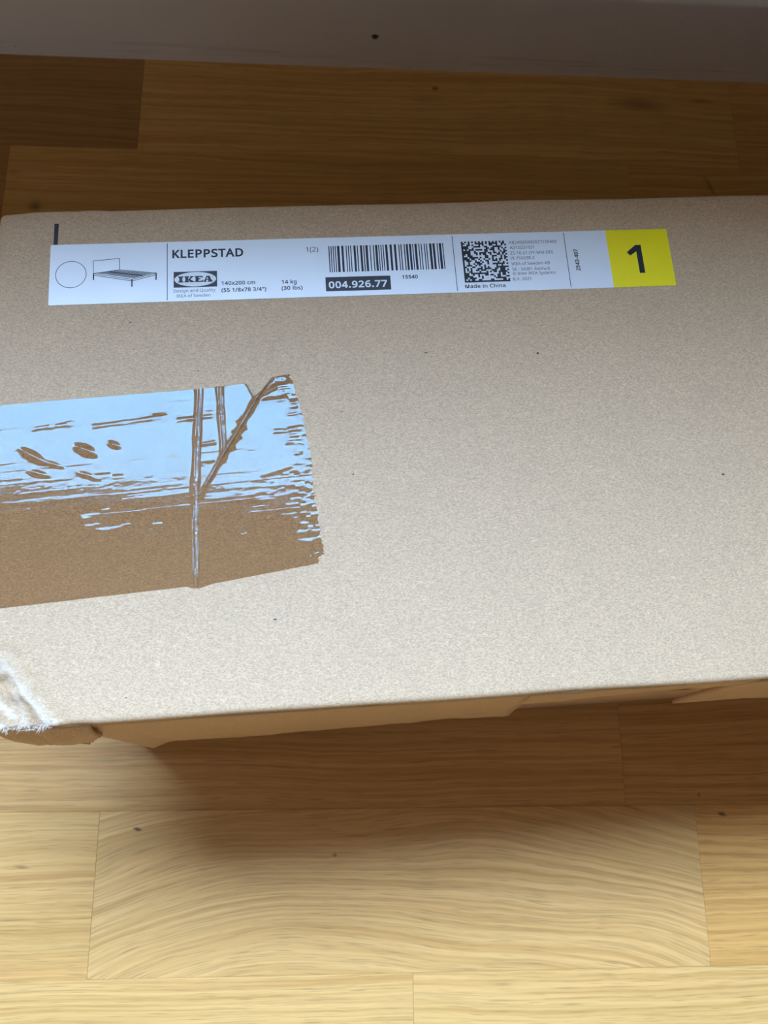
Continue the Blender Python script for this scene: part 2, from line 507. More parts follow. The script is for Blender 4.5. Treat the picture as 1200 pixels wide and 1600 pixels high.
def vnoise(x, y, seed=0):
    """smooth value noise on arrays"""
    r = np.random.default_rng(seed)
    tab = r.random((256, 256)) * 2 - 1
    xi, yi = np.floor(x).astype(int), np.floor(y).astype(int)
    fx, fy = x - xi, y - yi
    fx, fy = fx * fx * (3 - 2 * fx), fy * fy * (3 - 2 * fy)
    g = lambda a, b: tab[a % 256, b % 256]
    return ((g(xi, yi) * (1 - fx) + g(xi + 1, yi) * fx) * (1 - fy)
            + (g(xi, yi + 1) * (1 - fx) + g(xi + 1, yi + 1) * fx) * fy)

def crush(u, v):
    """height change (m) of the battered near left corner; u, v in mm"""
    u, v = u + 1.5 * vnoise(u / 5.0, v / 5.0, 71) * sstep(40, 20, u), v + 1.2 * vnoise(u / 4.0, v / 4.0, 72) * sstep(40, 20, u)
    side = (u - 5.0) * 20.0 + (v - 21.0) * 15.5            # <0 on the corner side of the crease
    side = side / math.hypot(20.0, 15.5)
    mask = sstep(1.0, -7.0, side)
    z = -2.6 * mask
    d0, _ = seg_dist(u, v, (6.5, 23.0), (24.5, 0.0))
    d1, _ = seg_dist(u, v, (3.0, 23.0), (21.0, 0.0))
    d2, _ = seg_dist(u, v, (10.5, 10.0), (13.0, 0.0))
    d3, _ = seg_dist(u, v, (0.0, 12.0), (9.0, 4.0))
    z = z + 0.95 * np.exp(-(d1 / 1.4) ** 2) - 0.35 * np.exp(-(d0 / 2.0) ** 2) + 0.75 * np.exp(-(d2 / 0.8) ** 2) + 0.5 * np.exp(-(d3 / 0.9) ** 2)
    near = sstep(30, 8, np.hypot(u, v))
    z = z + near * 0.42 * vnoise(u / 2.2, v / 2.2, 3) + near * 0.16 * vnoise(u / 0.9, v / 0.9, 4)
    return z / 1000.0

# top panel, bent down along its edges
R = 0.0016
def arc_axis(length, dense, coarse, lo_bend, hi_bend):
    """list of (position, drop) from one edge to the other, with quarter-round ends"""
    out = []
    for i in range(5):
        th = math.radians(90 - i * 22.5)
        out.append((lo_bend * (1 - math.sin(th)), lo_bend * (1 - math.cos(th))))
    x = lo_bend
    while x < 0.034:
        x += dense
        out.append((x, 0.0))
    while x + coarse < length - hi_bend:
        x += coarse
        out.append((x, 0.0))
    for i in range(5):
        th = math.radians(i * 22.5)
        out.append((length - hi_bend + hi_bend * math.sin(th), hi_bend * (1 - math.cos(th))))
    return out
us = arc_axis(BL, 0.0005, 0.02, 0.0035, 0.0035)
vs = arc_axis(BW, 0.0005, 0.006, R, R)
UU, DU = np.array(us).T
UU = UU - 0.0035 * (UU < 0.02) * (1 - np.clip((UU - 0.0035) / 0.0165, 0, 1))
VV, DV = np.array(vs).T
gu, gv = np.meshgrid(UU, VV, indexing='ij')
gd = DU[:, None] + DV[None, :]
gz = BH - gd + crush(gu * 1000, gv * 1000)
# worn far left corner and slightly uneven far edge
gz += -0.0012 * np.exp(-((gu * 1000) / 6) ** 2 - ((gv * 1000 - 172) / 4) ** 2)
edge_n = vnoise(gu * 1000 / 7.0, gv * 0 + 3.3, 9) * 0.00035 + vnoise(gu * 1000 / 1.7, gv * 0 + 1.3, 10) * 0.00012
gv2 = gv + edge_n * (np.exp(-(gv / 0.002) ** 2) + np.exp(-((BW - gv) / 0.002) ** 2))
rag = sstep(24, 4, gu * 1000) * np.exp(-(gv / 0.002) ** 2)
gv2 = gv2 + rag * (vnoise(gu * 1000 / 1.1, gv * 0, 21) * 0.0005 - 0.0003)
nU, nV = gu.shape
verts = np.stack([gu, gv2, gz], -1).reshape(-1, 3)
faces = [(i * nV + j, (i + 1) * nV + j, (i + 1) * nV + j + 1, i * nV + j + 1) for i in range(nU - 1) for j in range(nV - 1)]
mesh_obj('top_panel', verts, faces, M_card_top, box, True)

# side walls of the carton
zt = BH - 0.002
IN = 0.014
MB().box(IN, BL - 0.004, 0.0018, 0.0050, 0.0, zt - 0.004).build('front_panel', M_card, box)
MB().box(IN, BL - 0.004, BW - 0.0040, BW - 0.0004, 0.0, zt).build('back_panel', M_card, box)
MB().box(IN, IN + 0.0036, 0.0018, BW - 0.0004, 0.0, zt - 0.003).build('end_panel', M_card, box)
MB().box(-0.0034, -0.0010, 0.0018, BW - 0.0010, 0.0830, zt - 0.0018).build('end_lip', M_card, box)
MB().box(-0.0030, IN, BW - 0.0030, BW - 0.0006, 0.0830, zt - 0.001).build('back_lip', M_card, box)
MB().box(BL - 0.0040, BL - 0.0004, 0.0018, BW - 0.0004, 0.0, zt - 0.002).build('end_panel', M_card, box)
MB().box(IN, BL - 0.004, 0.0050, BW - 0.004, 0.0, 0.0035).build('bottom_panel', M_card, box)

def flap(name, tops, hems, mat, thick=0.0013, nseg=10, wob=0.0004, seed=1, bow=0.0):
    """hanging board: tops and hems are matching lists of (u, v, z) in metres; it has thickness and a wavy face"""
    tops, hems = np.array(tops), np.array(hems)
    v, fc = [], []
    nc = len(tops)
    for lay in (0, 1):
        for i in range(nc):
            for j in range(nseg + 1):
                t = j / nseg
                pnt = tops[i] * (1 - t) + hems[i] * t
                k = wob * float(vnoise(np.array([pnt[0] * 90.0]), np.array([pnt[2] * 60.0]), seed)[0]) * min(1, 3 * t)
                v.append((pnt[0], pnt[1] + k - bow * math.sin(math.pi * t) + lay * thick, pnt[2]))
    m = nseg + 1
    A = lambda lay, i, j: lay * nc * m + i * m + j
    for i in range(nc - 1):
        for j in range(nseg):
            fc.append((A(0, i, j), A(0, i, j + 1), A(0, i + 1, j + 1), A(0, i + 1, j)))
            fc.append((A(1, i, j), A(1, i + 1, j), A(1, i + 1, j + 1), A(1, i, j + 1)))
        fc.append((A(0, i, 0), A(0, i + 1, 0), A(1, i + 1, 0), A(1, i, 0)))
        fc.append((A(0, i, nseg), A(1, i, nseg), A(1, i + 1, nseg), A(0, i + 1, nseg)))
    for i, flip in ((0, 0), (nc - 1, 1)):
        for j in range(nseg):
            q = (A(0, i, j), A(1, i, j), A(1, i, j + 1), A(0, i, j + 1))
            fc.append(q[::-1] if flip else q)
    return mesh_obj(name, v, fc, mat, box, True)

def resample(pts, step):
    out = [pts[0]]
    for a, b in zip(pts, pts[1:]):
        n = max(1, int(abs(b[0] - a[0]) / step))
        for i in range(1, n + 1):
            t = i / n
            out.append(tuple(a[k] * (1 - t) + b[k] * t for k in range(len(a))))
    return out

ZT = BH - R
# main front flap: hem given as (u mm, v mm, z m)
hemA = resample([(25.2, -1.9, .1060), (29.2, -3.8, .0784), (33.6, -5.6, .0553), (38.9, -3.8, .0553), (48.0, -4.0, .0553), (72.3, -3.7, .0553),
                 (101.8, -3.5, .0553), (146.8, -2.6, .0553), (170.9, -2.8, .0553)], 3.0)
u_lo, u_hi = hemA[0][0], hemA[-1][0]
topsA = [((22.0 + (h[0] - u_lo) * (162.5 - 22.0) / (u_hi - u_lo)) / 1000, 0.0, ZT) for h in hemA]
hemsA = [(h[0] / 1000, (h[1] + random.uniform(-.12, .12)) / 1000, h[2]) for h in hemA]
flap('front_flap', topsA, hemsA, M_card, seed=5)
# narrow lip of the wrap right of it
lip = resample([(162.0, -1.0, .1055), (165.4, -1.1, .1060), (200.0, -0.9, .1170), (228.6, -0.6, .1263), (234.0, -0.5, .1290)], 3.0)
flap('front_lip', [(h[0] / 1000, 0.0, ZT) for h in lip], [(h[0] / 1000, (h[1] + random.uniform(-.1, .1)) / 1000, h[2]) for h in lip], M_card, nseg=4, seed=6)
# second flap, right, with its slanted end
hemB = resample([(231.6, -2.7, .0691), (267.3, -3.4, .0738), (400, -3.0, .0738), (900, -2.6, .0730), (1320, -2.4, .0730)], 8.0)
flap('front_flap', [((229.5 + (h[0] - 231.6) * (1322 - 229.5) / (1320 - 231.6)) / 1000, -0.0004, ZT - 0.0080 if i == 0 else ZT - 0.0010) for i, h in enumerate(hemB)],
     [(h[0] / 1000, h[1] / 1000, h[2]) for h in hemB], M_card, seed=7)
# crushed corner piece, bulging out below the broken edge
def dropz(u):
    return float(crush(np.array([u]), np.array([0.8]))[0])
HEMC = resample([(-3.0, 0.4, .1245), (1.5, 0.1, .1240), (2.0, -0.5, .1199), (4.1, -2.4, .1152), (10.0, -4.0, .1152), (19.8, -4.5, .1152), (23.7, -4.2, .1152), (28.0, -3.7, .1180), (31.0, -2.2, .1230)], 0.8)
flap('torn_corner', [(h[0] / 1000, 0.0002, ZT - 0.0008 + min(0, dropz(h[0]))) for h in HEMC],
     [(h[0] / 1000, (h[1] + random.uniform(-.25, .25)) / 1000, h[2] + random.uniform(-.0004, .0004)) for h in HEMC],
     M_card, thick=0.0011, nseg=8, wob=0.0008, seed=12, bow=0.0010)
# sheet behind the corner piece, its colour darkened for the tear gap's shade
HEMD = resample([(16.5, -3.3, .1088), (19.6, -4.3, .1060), (23.2, -4.5, .1060), (26.4, -3.6, .1106), (29.5, -2.6, .1150)], 0.7)
flap('tear_gap_shade', [(h[0] / 1000, 0.0006, .130) for h in HEMD],
     [(h[0] / 1000, (h[1] + random.uniform(-.4, .4)) / 1000, h[2]) for h in HEMD], M_card_gap, thick=0.0008, nseg=5, wob=0.0004, seed=14)

# printed registration mark running under the label
MB().poly([(.01577, .1500), (.01708, .1500), (.01738, .16702), (.01592, .16705)][::1], BH + 0.00004).build('printed_mark', M_mark, box)['label'] = 'short black printed line'

# ------------------------------------------------------------------ the label
label = MB()
LW, LH = 0.2140, 0.0228
rc = 0.0004
pts = []
for (cx, cy, a0) in ((LW - rc, rc, -90), (LW - rc, LH - rc, 0), (rc, LH - rc, 90), (rc, rc, 180)):
    for i in range(4):
        a = math.radians(a0 + 30 * i)
        pts.append((cx + rc * math.cos(a), cy + rc * math.sin(a)))
nb = len(pts)
lv = [(a, b, 0.0) for a, b in pts] + [(a, b, 0.00012) for a, b in pts]
lf = [tuple(range(nb))[::-1], tuple(range(nb, 2 * nb))] + [(i, (i + 1) % nb, nb + (i + 1) % nb, nb + i) for i in range(nb)]
sticker = mesh_obj('shipping_label', lv, lf, M_label, box)
sticker.location = (0.0150, 0.13592, BH + 0.00002)
sticker['label'] = 'long white product label printed in black with a yellow end panel'
PZ = 0.00015
mm = lambda pts: [(a / 1000, b / 1000) for a, b in pts]

# letter outlines (per-mille of the em): advance, closed contours
GLYPHS = {
    ' ': (208, ''),
    '"': (327, '128,573 112,366 68,366 52,573 / 275,573 259,366 215,366 199,573'),
    '(': (240, '32,220 33,263 38,306 45,348 54,389 67,429 83,468 103,504 125,540 150,573 217,573 182,521 154,465 132,407 116,346 107,284 103,221 105,179 109,139 116,98 126,58 139,19 154,-20 172,-57 192,-92 216,-127 150,-127 125,-94 103,-60 83,-24 67,14 54,53 45,94 38,135 33,177'),
    ')': (240, '209,220 207,177 203,135 196,94 186,53 173,14 158,-24 139,-60 116,-94 91,-127 25,-127 48,-92 69,-57 87,-20 102,19 114,58 124,98 131,139 136,179 137,221 136,263 131,304 124,346 114,386 102,426 87,465 69,503 48,539 24,573 91,573 116,540 139,504 158,468 173,429 186,389 196,348 203,306 207,263'),
    '-': (258, '32,184 32,246 226,246 226,184'),
    '.': (215, '58,43 59,61 64,75 72,85 82,92 94,96 107,97 120,96 132,92 142,85 151,75 156,61 157,43 156,26 151,12 142,2 132,-6 120,-10 107,-11 94,-10 82,-6 72,2 64,12 59,26'),
    '/': (298, '290,573 77,0 8,0 221,573'),
    '0': (459, '419,287 418,242 415,201 409,163 401,128 390,97 376,70 359,47 339,27 316,12 290,1 261,-6 229,-8 188,-4 153,8 122,27 97,54 76,88 60,129 48,176 42,229 39,287 41,346 48,399 58,446 73,486 93,520 119,547 149,566 186,578 229,581 269,578 304,566 335,547 361,520 382,486 399,446 410,399 417,346 / 110,287 111,238 115,194 121,156 131,125 143,98 159,78 178,64 202,55 229,52 256,55 279,64 298,78 314,98 326,124 336,156 343,194 347,238 348,287 347,336 343,380 336,417 326,449 314,475 298,495 279,510 256,518 229,521 202,518 178,510 159,495 143,475 131,449 121,417 115,380 111,336'),
    '1': (459, '285,0 216,0 216,400 216,439 217,470 219,499 196,477 169,455 108,405 71,452 226,573 285,573'),
    '2': (459, '417,0 38,0 38,59 188,210 216,238 240,264 261,287 280,309 295,331 306,353 315,376 320,399 322,424 318,453 309,477 294,496 273,510 249,518 221,520 194,519 169,514 147,506 126,495 104,482 83,466 45,513 60,526 77,537 94,548 113,557 132,565 153,572 174,577 197,580 221,581 255,579 285,572 313,562 336,548 356,531 372,510 384,485 391,458 394,428 392,399 386,371 375,344 361,318 344,292 324,267 301,241 275,214 247,185 128,67 128,64 417,64'),
    '3': (459, '395,439 394,414 389,392 381,372 370,355 356,339 340,326 321,316 300,307 277,302 277,298 319,290 353,276 379,255 398,229 409,198 413,163 410,131 403,101 390,74 371,50 348,30 318,14 283,2 241,-6 193,-8 164,-7 136,-5 110,-1 85,5 60,13 36,23 36,89 61,78 87,69 114,61 141,56 168,52 194,51 241,55 278,65 305,81 324,104 335,132 339,164 337,187 331,206 320,223 306,236 288,247 265,255 240,261 211,264 179,265 123,265 123,326 180,326 209,327 236,332 259,339 278,350 294,362 307,377 316,394 321,413 323,434 320,460 311,481 295,498 274,511 249,519 219,521 199,521 181,519 164,515 147,511 132,505 117,498 103,491 89,482 75,473 39,521 61,537 87,550 115,563 147,573 181,579 218,581 273,576 317,563 352,540 376,511 390,477'),
    '4': (459, '443,130 359,130 359,0 291,0 291,130 17,130 17,190 286,576 359,576 359,193 443,193 / 291,484 86,193 291,193'),
    '5': (459, '221,351 258,349 292,342 322,331 349,316 371,297 389,274 402,247 410,217 413,183 410,145 402,111 387,81 368,54 343,32 314,15 280,2 242,-5 199,-8 170,-7 142,-4 116,0 91,6 70,14 51,23 51,90 71,79 95,70 121,62 148,57 174,53 200,52 227,54 252,58 274,65 293,76 310,89 323,106 333,126 339,149 341,176 337,210 325,239 306,262 279,279 243,289 197,292 182,291 164,290 146,288 128,285 112,283 99,280 64,302 86,573 373,573 373,508 146,508 132,342 169,348 185,350 202,351'),
    '6': (459, '44,245 45,278 47,310 51,342 57,374 64,404 75,433 87,461 103,486 121,510 143,530 168,548 196,562 228,572 265,578 306,581 344,579 356,578 368,576 377,573 377,513 367,516 356,519 344,520 332,522 320,523 308,523 273,521 242,515 216,504 193,491 173,474 158,454 145,431 134,407 127,380 121,352 117,322 115,291 119,291 128,303 138,315 150,326 163,335 178,343 194,350 213,355 233,357 255,358 287,356 316,349 342,338 365,322 384,303 400,279 412,251 419,220 421,184 419,147 411,112 399,82 382,55 361,33 336,15 307,2 275,-5 239,-8 212,-6 187,-1 163,7 140,19 119,35 101,54 84,76 70,103 59,133 51,166 46,204 / 238,51 270,55 297,66 320,84 337,109 348,143 351,184 348,218 339,247 324,271 302,289 274,300 241,303 217,301 195,296 175,287 157,276 143,263 131,248 122,232 117,215 115,198 116,181 119,163 123,146 129,129 137,114 146,99 158,85 170,74 185,64 201,57 219,53'),
    '7': (459, '109,0 344,508 35,508 35,573 419,573 419,518 187,0'),
    '8': (459, '229,581 261,579 291,574 318,565 341,553 362,538 378,519 390,497 398,472 400,443 399,421 394,401 385,383 374,367 361,352 346,338 329,325 310,314 291,303 314,291 335,279 355,265 373,250 389,234 401,216 411,196 417,173 419,148 416,118 408,90 395,65 378,44 356,26 330,11 300,1 267,-6 231,-8 192,-6 157,0 126,10 100,24 78,42 61,63 49,87 42,115 39,146 41,171 47,194 56,214 68,232 82,249 99,264 118,277 138,289 158,299 140,310 123,322 107,336 93,350 81,366 71,383 64,401 59,422 58,444 60,472 68,497 80,518 97,537 117,552 141,565 168,573 197,579 / 108,145 112,119 121,96 138,76 161,60 192,51 229,48 265,51 295,60 319,76 336,96 346,120 350,148 348,166 343,182 335,197 324,211 310,223 293,235 274,246 253,256 229,265 217,270 194,260 174,249 157,237 142,225 130,212 121,197 114,182 110,164 / 228,524 200,521 176,514 155,502 139,486 130,466 127,441 128,422 133,406 141,391 151,379 164,367 179,357 195,348 213,339 232,330 250,339 267,348 282,357 296,367 307,379 317,392 325,406 329,423 330,441 327,466 318,486 302,502 282,514 257,521'),
    '9': (459, '417,328 416,295 414,263 410,231 405,199 397,168 387,139 374,112 358,86 340,63 318,42 293,25 265,11 232,0 195,-6 154,-8 143,-8 130,-7 117,-6 103,-4 92,-2 82,0 82,60 92,57 103,55 115,53 128,51 140,50 152,50 188,52 218,58 245,68 268,82 287,99 303,118 316,141 327,165 334,192 340,221 344,250 346,281 341,281 332,269 322,258 310,247 297,238 282,230 266,223 247,218 227,215 204,214 173,216 144,223 118,235 95,250 76,270 61,294 49,321 42,352 40,387 43,426 50,460 63,491 80,517 101,540 127,557 156,570 188,578 223,581 250,579 275,574 299,565 322,553 342,537 361,518 377,495 391,469 402,439 410,406 415,369 / 223,521 192,518 165,507 142,488 124,463 113,429 110,388 113,354 122,325 137,301 158,284 186,273 220,269 244,271 266,276 286,285 304,296 318,310 330,325 339,341 344,358 346,374 345,392 342,409 338,426 332,443 324,459 315,474 304,487 291,499 277,508 260,516 242,520'),
    'A': (512, '437,0 368,177 141,177 73,0 0,0 224,575 289,575 512,0 / 255,488 165,241 346,241'),
    'B': (521, '241,573 307,569 361,558 404,541 434,515 453,478 459,431 457,409 453,389 446,371 437,354 424,340 409,328 392,317 372,309 350,304 350,300 373,295 395,288 415,279 433,267 448,253 461,236 470,215 476,191 478,163 475,130 467,100 454,74 436,52 413,33 385,19 354,8 318,2 279,0 78,0 78,573 / 256,329 300,331 334,339 357,352 372,371 381,394 384,423 380,451 369,474 351,490 324,502 289,509 245,511 150,511 150,329 / 150,269 150,61 265,61 311,64 346,74 371,91 388,112 398,138 401,168 399,188 395,205 388,221 377,235 362,247 344,256 321,263 293,267 260,269'),
    'C': (507, '323,517 294,516 266,510 241,502 217,490 196,474 178,456 162,434 149,410 139,383 131,353 127,321 125,286 128,241 135,200 147,164 164,132 186,105 213,83 244,68 281,58 322,55 347,56 371,58 394,62 416,66 438,72 460,78 460,15 438,8 416,2 393,-2 369,-6 342,-7 312,-8 257,-4 208,8 166,28 130,56 101,90 78,131 62,178 52,230 49,287 51,329 57,369 67,406 81,440 99,471 120,499 145,523 174,543 206,559 242,571 281,578 324,581 353,580 381,577 409,572 435,565 460,557 482,547 453,486 435,494 415,501 394,508 372,513 348,516'),
    'D': (585, '536,292 533,231 521,177 501,131 474,91 439,58 399,33 351,15 297,4 237,0 78,0 78,573 254,573 309,569 359,558 404,540 443,516 476,484 502,446 521,401 533,350 / 460,289 457,337 449,379 435,415 416,444 391,469 361,487 327,500 287,508 244,511 150,511 150,62 228,62 299,68 357,87 402,119 434,164 454,220'),
    'E': (446, '398,0 78,0 78,573 398,573 398,509 150,509 150,330 383,330 383,268 150,268 150,63 398,63'),
    'I': (272, '239,0 32,0 32,42 99,57 99,515 32,531 32,573 239,573 239,531 172,515 172,57 239,42'),
    'K': (496, '496,0 411,0 209,273 150,222 150,0 78,0 78,573 150,573 150,290 199,345 249,399 403,573 488,573 261,323'),
    'L': (420, '78,0 78,573 150,573 150,64 400,64 400,0'),
    'M': (727, '330,0 142,502 139,502 142,461 144,407 144,347 144,0 78,0 78,573 184,573 361,103 364,103 544,573 650,573 650,0 578,0 578,352 579,408 581,460 584,501 581,501 390,0'),
    'P': (485, '229,573 297,568 352,553 393,528 421,495 439,454 444,404 443,381 439,358 433,336 423,316 411,296 395,278 375,262 351,249 324,238 292,230 256,225 216,223 150,223 150,0 78,0 78,573 / 223,511 150,511 150,285 208,285 242,286 272,290 298,296 320,306 338,318 352,334 362,352 368,375 370,401 366,435 354,462 334,484 306,499 269,508'),
    'Q': (626, '577,287 575,242 569,200 559,160 544,124 525,92 503,64 476,40 445,21 411,6 548,-136 444,-136 334,-7 324,-8 314,-8 271,-6 232,1 196,13 165,29 138,49 114,73 94,101 78,132 65,167 56,204 51,245 49,288 52,344 62,396 78,442 100,482 130,517 166,545 208,565 258,577 314,581 369,577 417,565 459,545 495,517 524,483 547,442 564,396 574,344 / 125,287 127,241 134,200 145,163 161,131 182,104 207,83 238,67 273,58 314,55 354,58 390,67 420,83 445,104 465,131 481,163 492,200 499,241 501,287 496,354 481,411 456,457 421,491 373,511 314,518 274,515 238,506 207,490 182,469 161,443 145,411 134,374 127,333'),
    'S': (440, '403,153 400,121 392,92 378,66 359,44 335,26 307,11 274,1 238,-6 198,-8 177,-8 157,-7 137,-5 118,-2 100,1 83,4 68,9 54,14 41,19 41,88 62,80 86,72 113,65 142,59 171,56 201,55 228,56 252,60 273,66 290,74 305,85 316,98 324,113 329,129 330,147 329,164 325,180 318,194 308,207 295,218 277,230 255,241 228,252 196,265 172,274 151,284 131,294 114,305 98,317 85,330 74,344 65,359 57,375 52,393 49,413 48,435 51,464 58,490 71,513 89,533 110,550 136,563 165,573 197,579 231,581 262,580 290,577 318,572 343,565 367,558 389,549 366,487 346,495 325,502 302,508 278,513 254,516 229,517 207,516 187,513 169,507 155,499 142,489 133,478 126,464 122,450 121,434 122,416 126,400 133,386 143,373 156,362 172,351 193,341 217,330 246,318 278,306 307,293 332,279 353,264 371,247 385,228 395,206 401,181'),
    'T': (446, '259,0 187,0 187,509 8,509 8,573 437,573 437,509 259,509'),
    'V': (481, '481,573 277,0 204,0 0,573 75,573 204,205 210,190 215,175 220,160 231,119 241,80 250,119 262,161 277,207 405,573'),
    'Y': (454, '227,291 376,573 454,573 263,222 263,0 191,0 191,219 0,573 79,573'),
    'a': (450, '231,437 279,433 318,422 347,403 368,375 381,338 385,293 385,0 334,0 320,61 317,61 304,46 292,33 279,22 265,13 250,5 234,-1 216,-5 195,-7 172,-8 148,-7 124,-2 103,6 84,16 68,30 55,48 45,68 39,92 37,119 43,159 59,192 87,219 127,238 179,251 243,257 316,259 316,285 313,317 306,342 293,359 275,371 253,378 227,380 205,379 183,376 163,370 143,363 124,355 106,347 84,400 104,410 126,419 151,426 177,432 204,436 / 252,208 204,203 167,195 141,182 124,165 113,144 110,119 112,97 120,79 132,66 148,56 167,51 188,49 223,52 253,62 279,79 299,103 311,134 315,172 315,210'),
    'b': (493, '139,461 138,410 135,373 139,373 153,390 169,405 189,419 213,429 240,435 272,437 322,431 365,412 401,381 428,338 444,283 449,215 447,168 439,127 427,91 410,61 390,36 365,17 337,3 306,-5 272,-8 240,-6 213,0 189,10 169,24 153,38 139,55 133,55 119,0 68,0 68,609 139,609 / 260,379 231,377 207,371 188,361 172,348 159,330 150,308 144,282 140,252 139,217 139,214 142,165 150,125 165,93 187,69 219,55 261,51 297,55 325,69 348,93 363,126 373,166 376,216 373,265 363,306 348,338 325,360 296,374'),
    'c': (385, '241,-8 204,-5 170,2 139,15 112,34 88,58 69,87 55,123 47,165 44,213 47,262 56,305 71,342 90,372 114,396 142,415 174,428 208,435 245,438 267,437 288,435 309,431 328,426 344,421 358,415 337,356 323,361 308,365 292,370 275,373 259,375 244,376 217,374 193,368 172,358 155,343 141,325 131,303 123,277 119,247 117,213 119,181 123,152 131,126 141,104 155,86 172,71 191,61 214,55 240,53 262,54 283,56 302,60 319,65 336,71 351,78 351,15 336,8 320,3 304,-2 285,-5 264,-7'),
    'd': (493, '221,-8 171,-2 128,17 92,48 65,91 49,146 44,214 49,282 66,338 93,381 128,413 171,432 221,438 243,437 262,434 280,429 296,423 310,416 323,407 335,397 345,386 354,374 359,374 356,405 354,438 354,609 425,609 425,0 368,0 358,58 354,58 345,46 335,35 323,24 310,15 296,7 279,1 262,-4 242,-7 / 232,51 273,55 305,67 328,88 343,117 352,154 355,200 355,213 352,263 343,304 329,336 306,360 274,375 231,379 196,374 168,359 146,334 130,300 120,260 117,213 120,165 130,125 146,93 168,69 197,55'),
    'e': (452, '234,438 269,435 301,427 329,414 354,396 374,373 390,346 402,315 409,281 411,244 411,201 117,201 122,157 134,119 154,90 181,69 215,56 254,52 280,53 305,56 327,60 348,66 370,73 392,82 392,20 370,11 349,4 327,-1 304,-5 279,-7 251,-8 212,-5 176,3 143,17 114,36 90,61 70,91 56,126 47,167 44,212 47,257 55,297 68,333 86,364 108,390 134,411 164,426 198,435 / 233,380 202,377 175,366 154,348 137,323 125,293 119,257 338,257 336,281 333,302 326,322 318,338 306,353 292,364 276,373 256,378'),
    'f': (276, '266,375 158,375 158,0 87,0 87,375 12,375 12,408 87,432 87,457 89,492 95,522 104,547 116,568 132,585 152,597 174,606 199,612 227,613 244,613 259,612 274,609 287,606 300,603 310,599 292,544 262,552 251,554 239,555 228,556 206,553 189,545 175,532 166,513 160,489 158,458 158,430 266,430'),
    'g': (493, '221,438 248,436 273,431 297,422 319,409 338,393 355,373 359,373 369,430 425,430 425,-7 423,-46 416,-80 404,-109 388,-135 367,-155 341,-172 310,-183 274,-190 233,-192 202,-192 174,-189 147,-186 122,-180 99,-174 78,-165 78,-100 99,-110 123,-118 149,-125 177,-130 206,-133 237,-134 271,-130 300,-119 324,-101 341,-77 352,-48 355,-13 355,4 356,32 358,57 354,57 338,37 320,21 299,8 275,-1 250,-6 221,-8 170,-2 126,18 91,51 65,95 49,149 44,214 49,278 65,332 91,377 126,411 169,431 / 230,379 207,376 187,370 169,359 153,344 140,326 130,303 123,277 119,247 117,213 120,165 130,124 146,92 169,68 197,54 232,50 253,51 271,53 288,58 303,65 315,74 326,85 336,98 343,113 349,131 353,151 355,173 356,197 356,214 355,251 350,282 343,309 332,331 319,348 302,362 281,371 257,377'),
    'h': (495, '139,431 138,399 135,370 140,370 149,385 161,397 174,407 188,416 204,424 221,429 238,434 255,436 273,437 306,435 335,430 360,421 382,408 399,391 413,370 423,344 429,314 431,280 431,0 361,0 361,275 358,307 351,333 338,353 319,367 295,376 265,379 235,377 210,370 189,360 173,347 160,329 150,308 144,283 140,254 139,222 139,0 68,0 68,609 139,609'),
    'i': (207, '139,430 139,0 68,0 68,430 / 104,591 115,590 124,586 133,580 140,572 144,560 145,546 144,532 140,521 133,512 124,506 115,502 104,501 93,502 83,506 75,512 68,521 64,532 63,546 64,560 68,572 75,580 83,586 93,590'),
    'k': (428, '138,291 137,257 135,221 138,221 152,240 172,264 189,285 326,430 409,430 235,246 421,0 336,0 187,200 138,158 138,0 68,0 68,609 138,609'),
    'l': (207, '139,0 68,0 68,609 139,609'),
    'm': (750, '540,438 584,434 621,421 649,401 669,371 681,330 685,280 685,0 615,0 615,277 613,308 606,333 594,353 577,367 555,376 528,379 490,374 460,362 438,342 423,315 414,280 411,237 411,0 342,0 342,277 341,298 337,317 332,333 325,347 315,359 303,367 289,374 272,377 253,379 227,377 204,370 185,360 170,347 158,329 150,308 144,283 140,255 139,223 139,0 68,0 68,430 125,430 136,371 140,371 149,385 160,398 173,409 186,418 201,425 217,431 233,435 249,437 266,438 298,436 325,430 349,420 369,406 386,388 398,366 402,366 418,388 438,406 461,420 486,430 512,436'),
    'n': (495, '275,438 322,434 361,421 391,401 413,371 426,330 431,280 431,0 361,0 361,275 358,307 351,333 338,353 319,367 295,376 265,379 222,374 189,361 166,338 151,308 142,269 139,223 139,0 68,0 68,430 125,430 136,371 140,371 150,385 162,398 175,409 190,418 206,425 222,431 239,435 257,437'),
    'o': (485, '442,216 440,181 436,150 428,121 417,95 404,71 388,51 369,33 348,18 324,7 299,-1 271,-6 241,-8 214,-6 188,-1 163,7 140,18 119,33 100,51 84,71 70,95 59,121 51,150 46,181 44,216 47,261 55,301 68,336 87,367 110,392 137,412 169,426 204,435 244,438 281,435 316,426 347,412 374,392 398,367 417,336 431,301 439,261 / 117,216 119,184 123,154 130,128 141,105 155,86 172,71 192,59 216,53 243,51 270,53 294,59 314,71 331,86 345,105 356,128 363,154 367,184 369,216 367,248 363,277 355,303 345,325 331,344 314,359 294,370 270,376 242,379 202,374 171,359 147,335 130,303 120,263'),
    'r': (331, '269,438 295,437 304,436 312,435 319,433 310,368 287,372 279,373 271,374 264,374 248,373 232,369 217,363 202,355 189,346 176,334 166,321 156,305 149,289 143,270 140,251 139,229 139,0 68,0 68,430 126,430 134,351 137,351 147,367 158,381 170,395 183,407 198,418 214,426 231,433 249,437'),
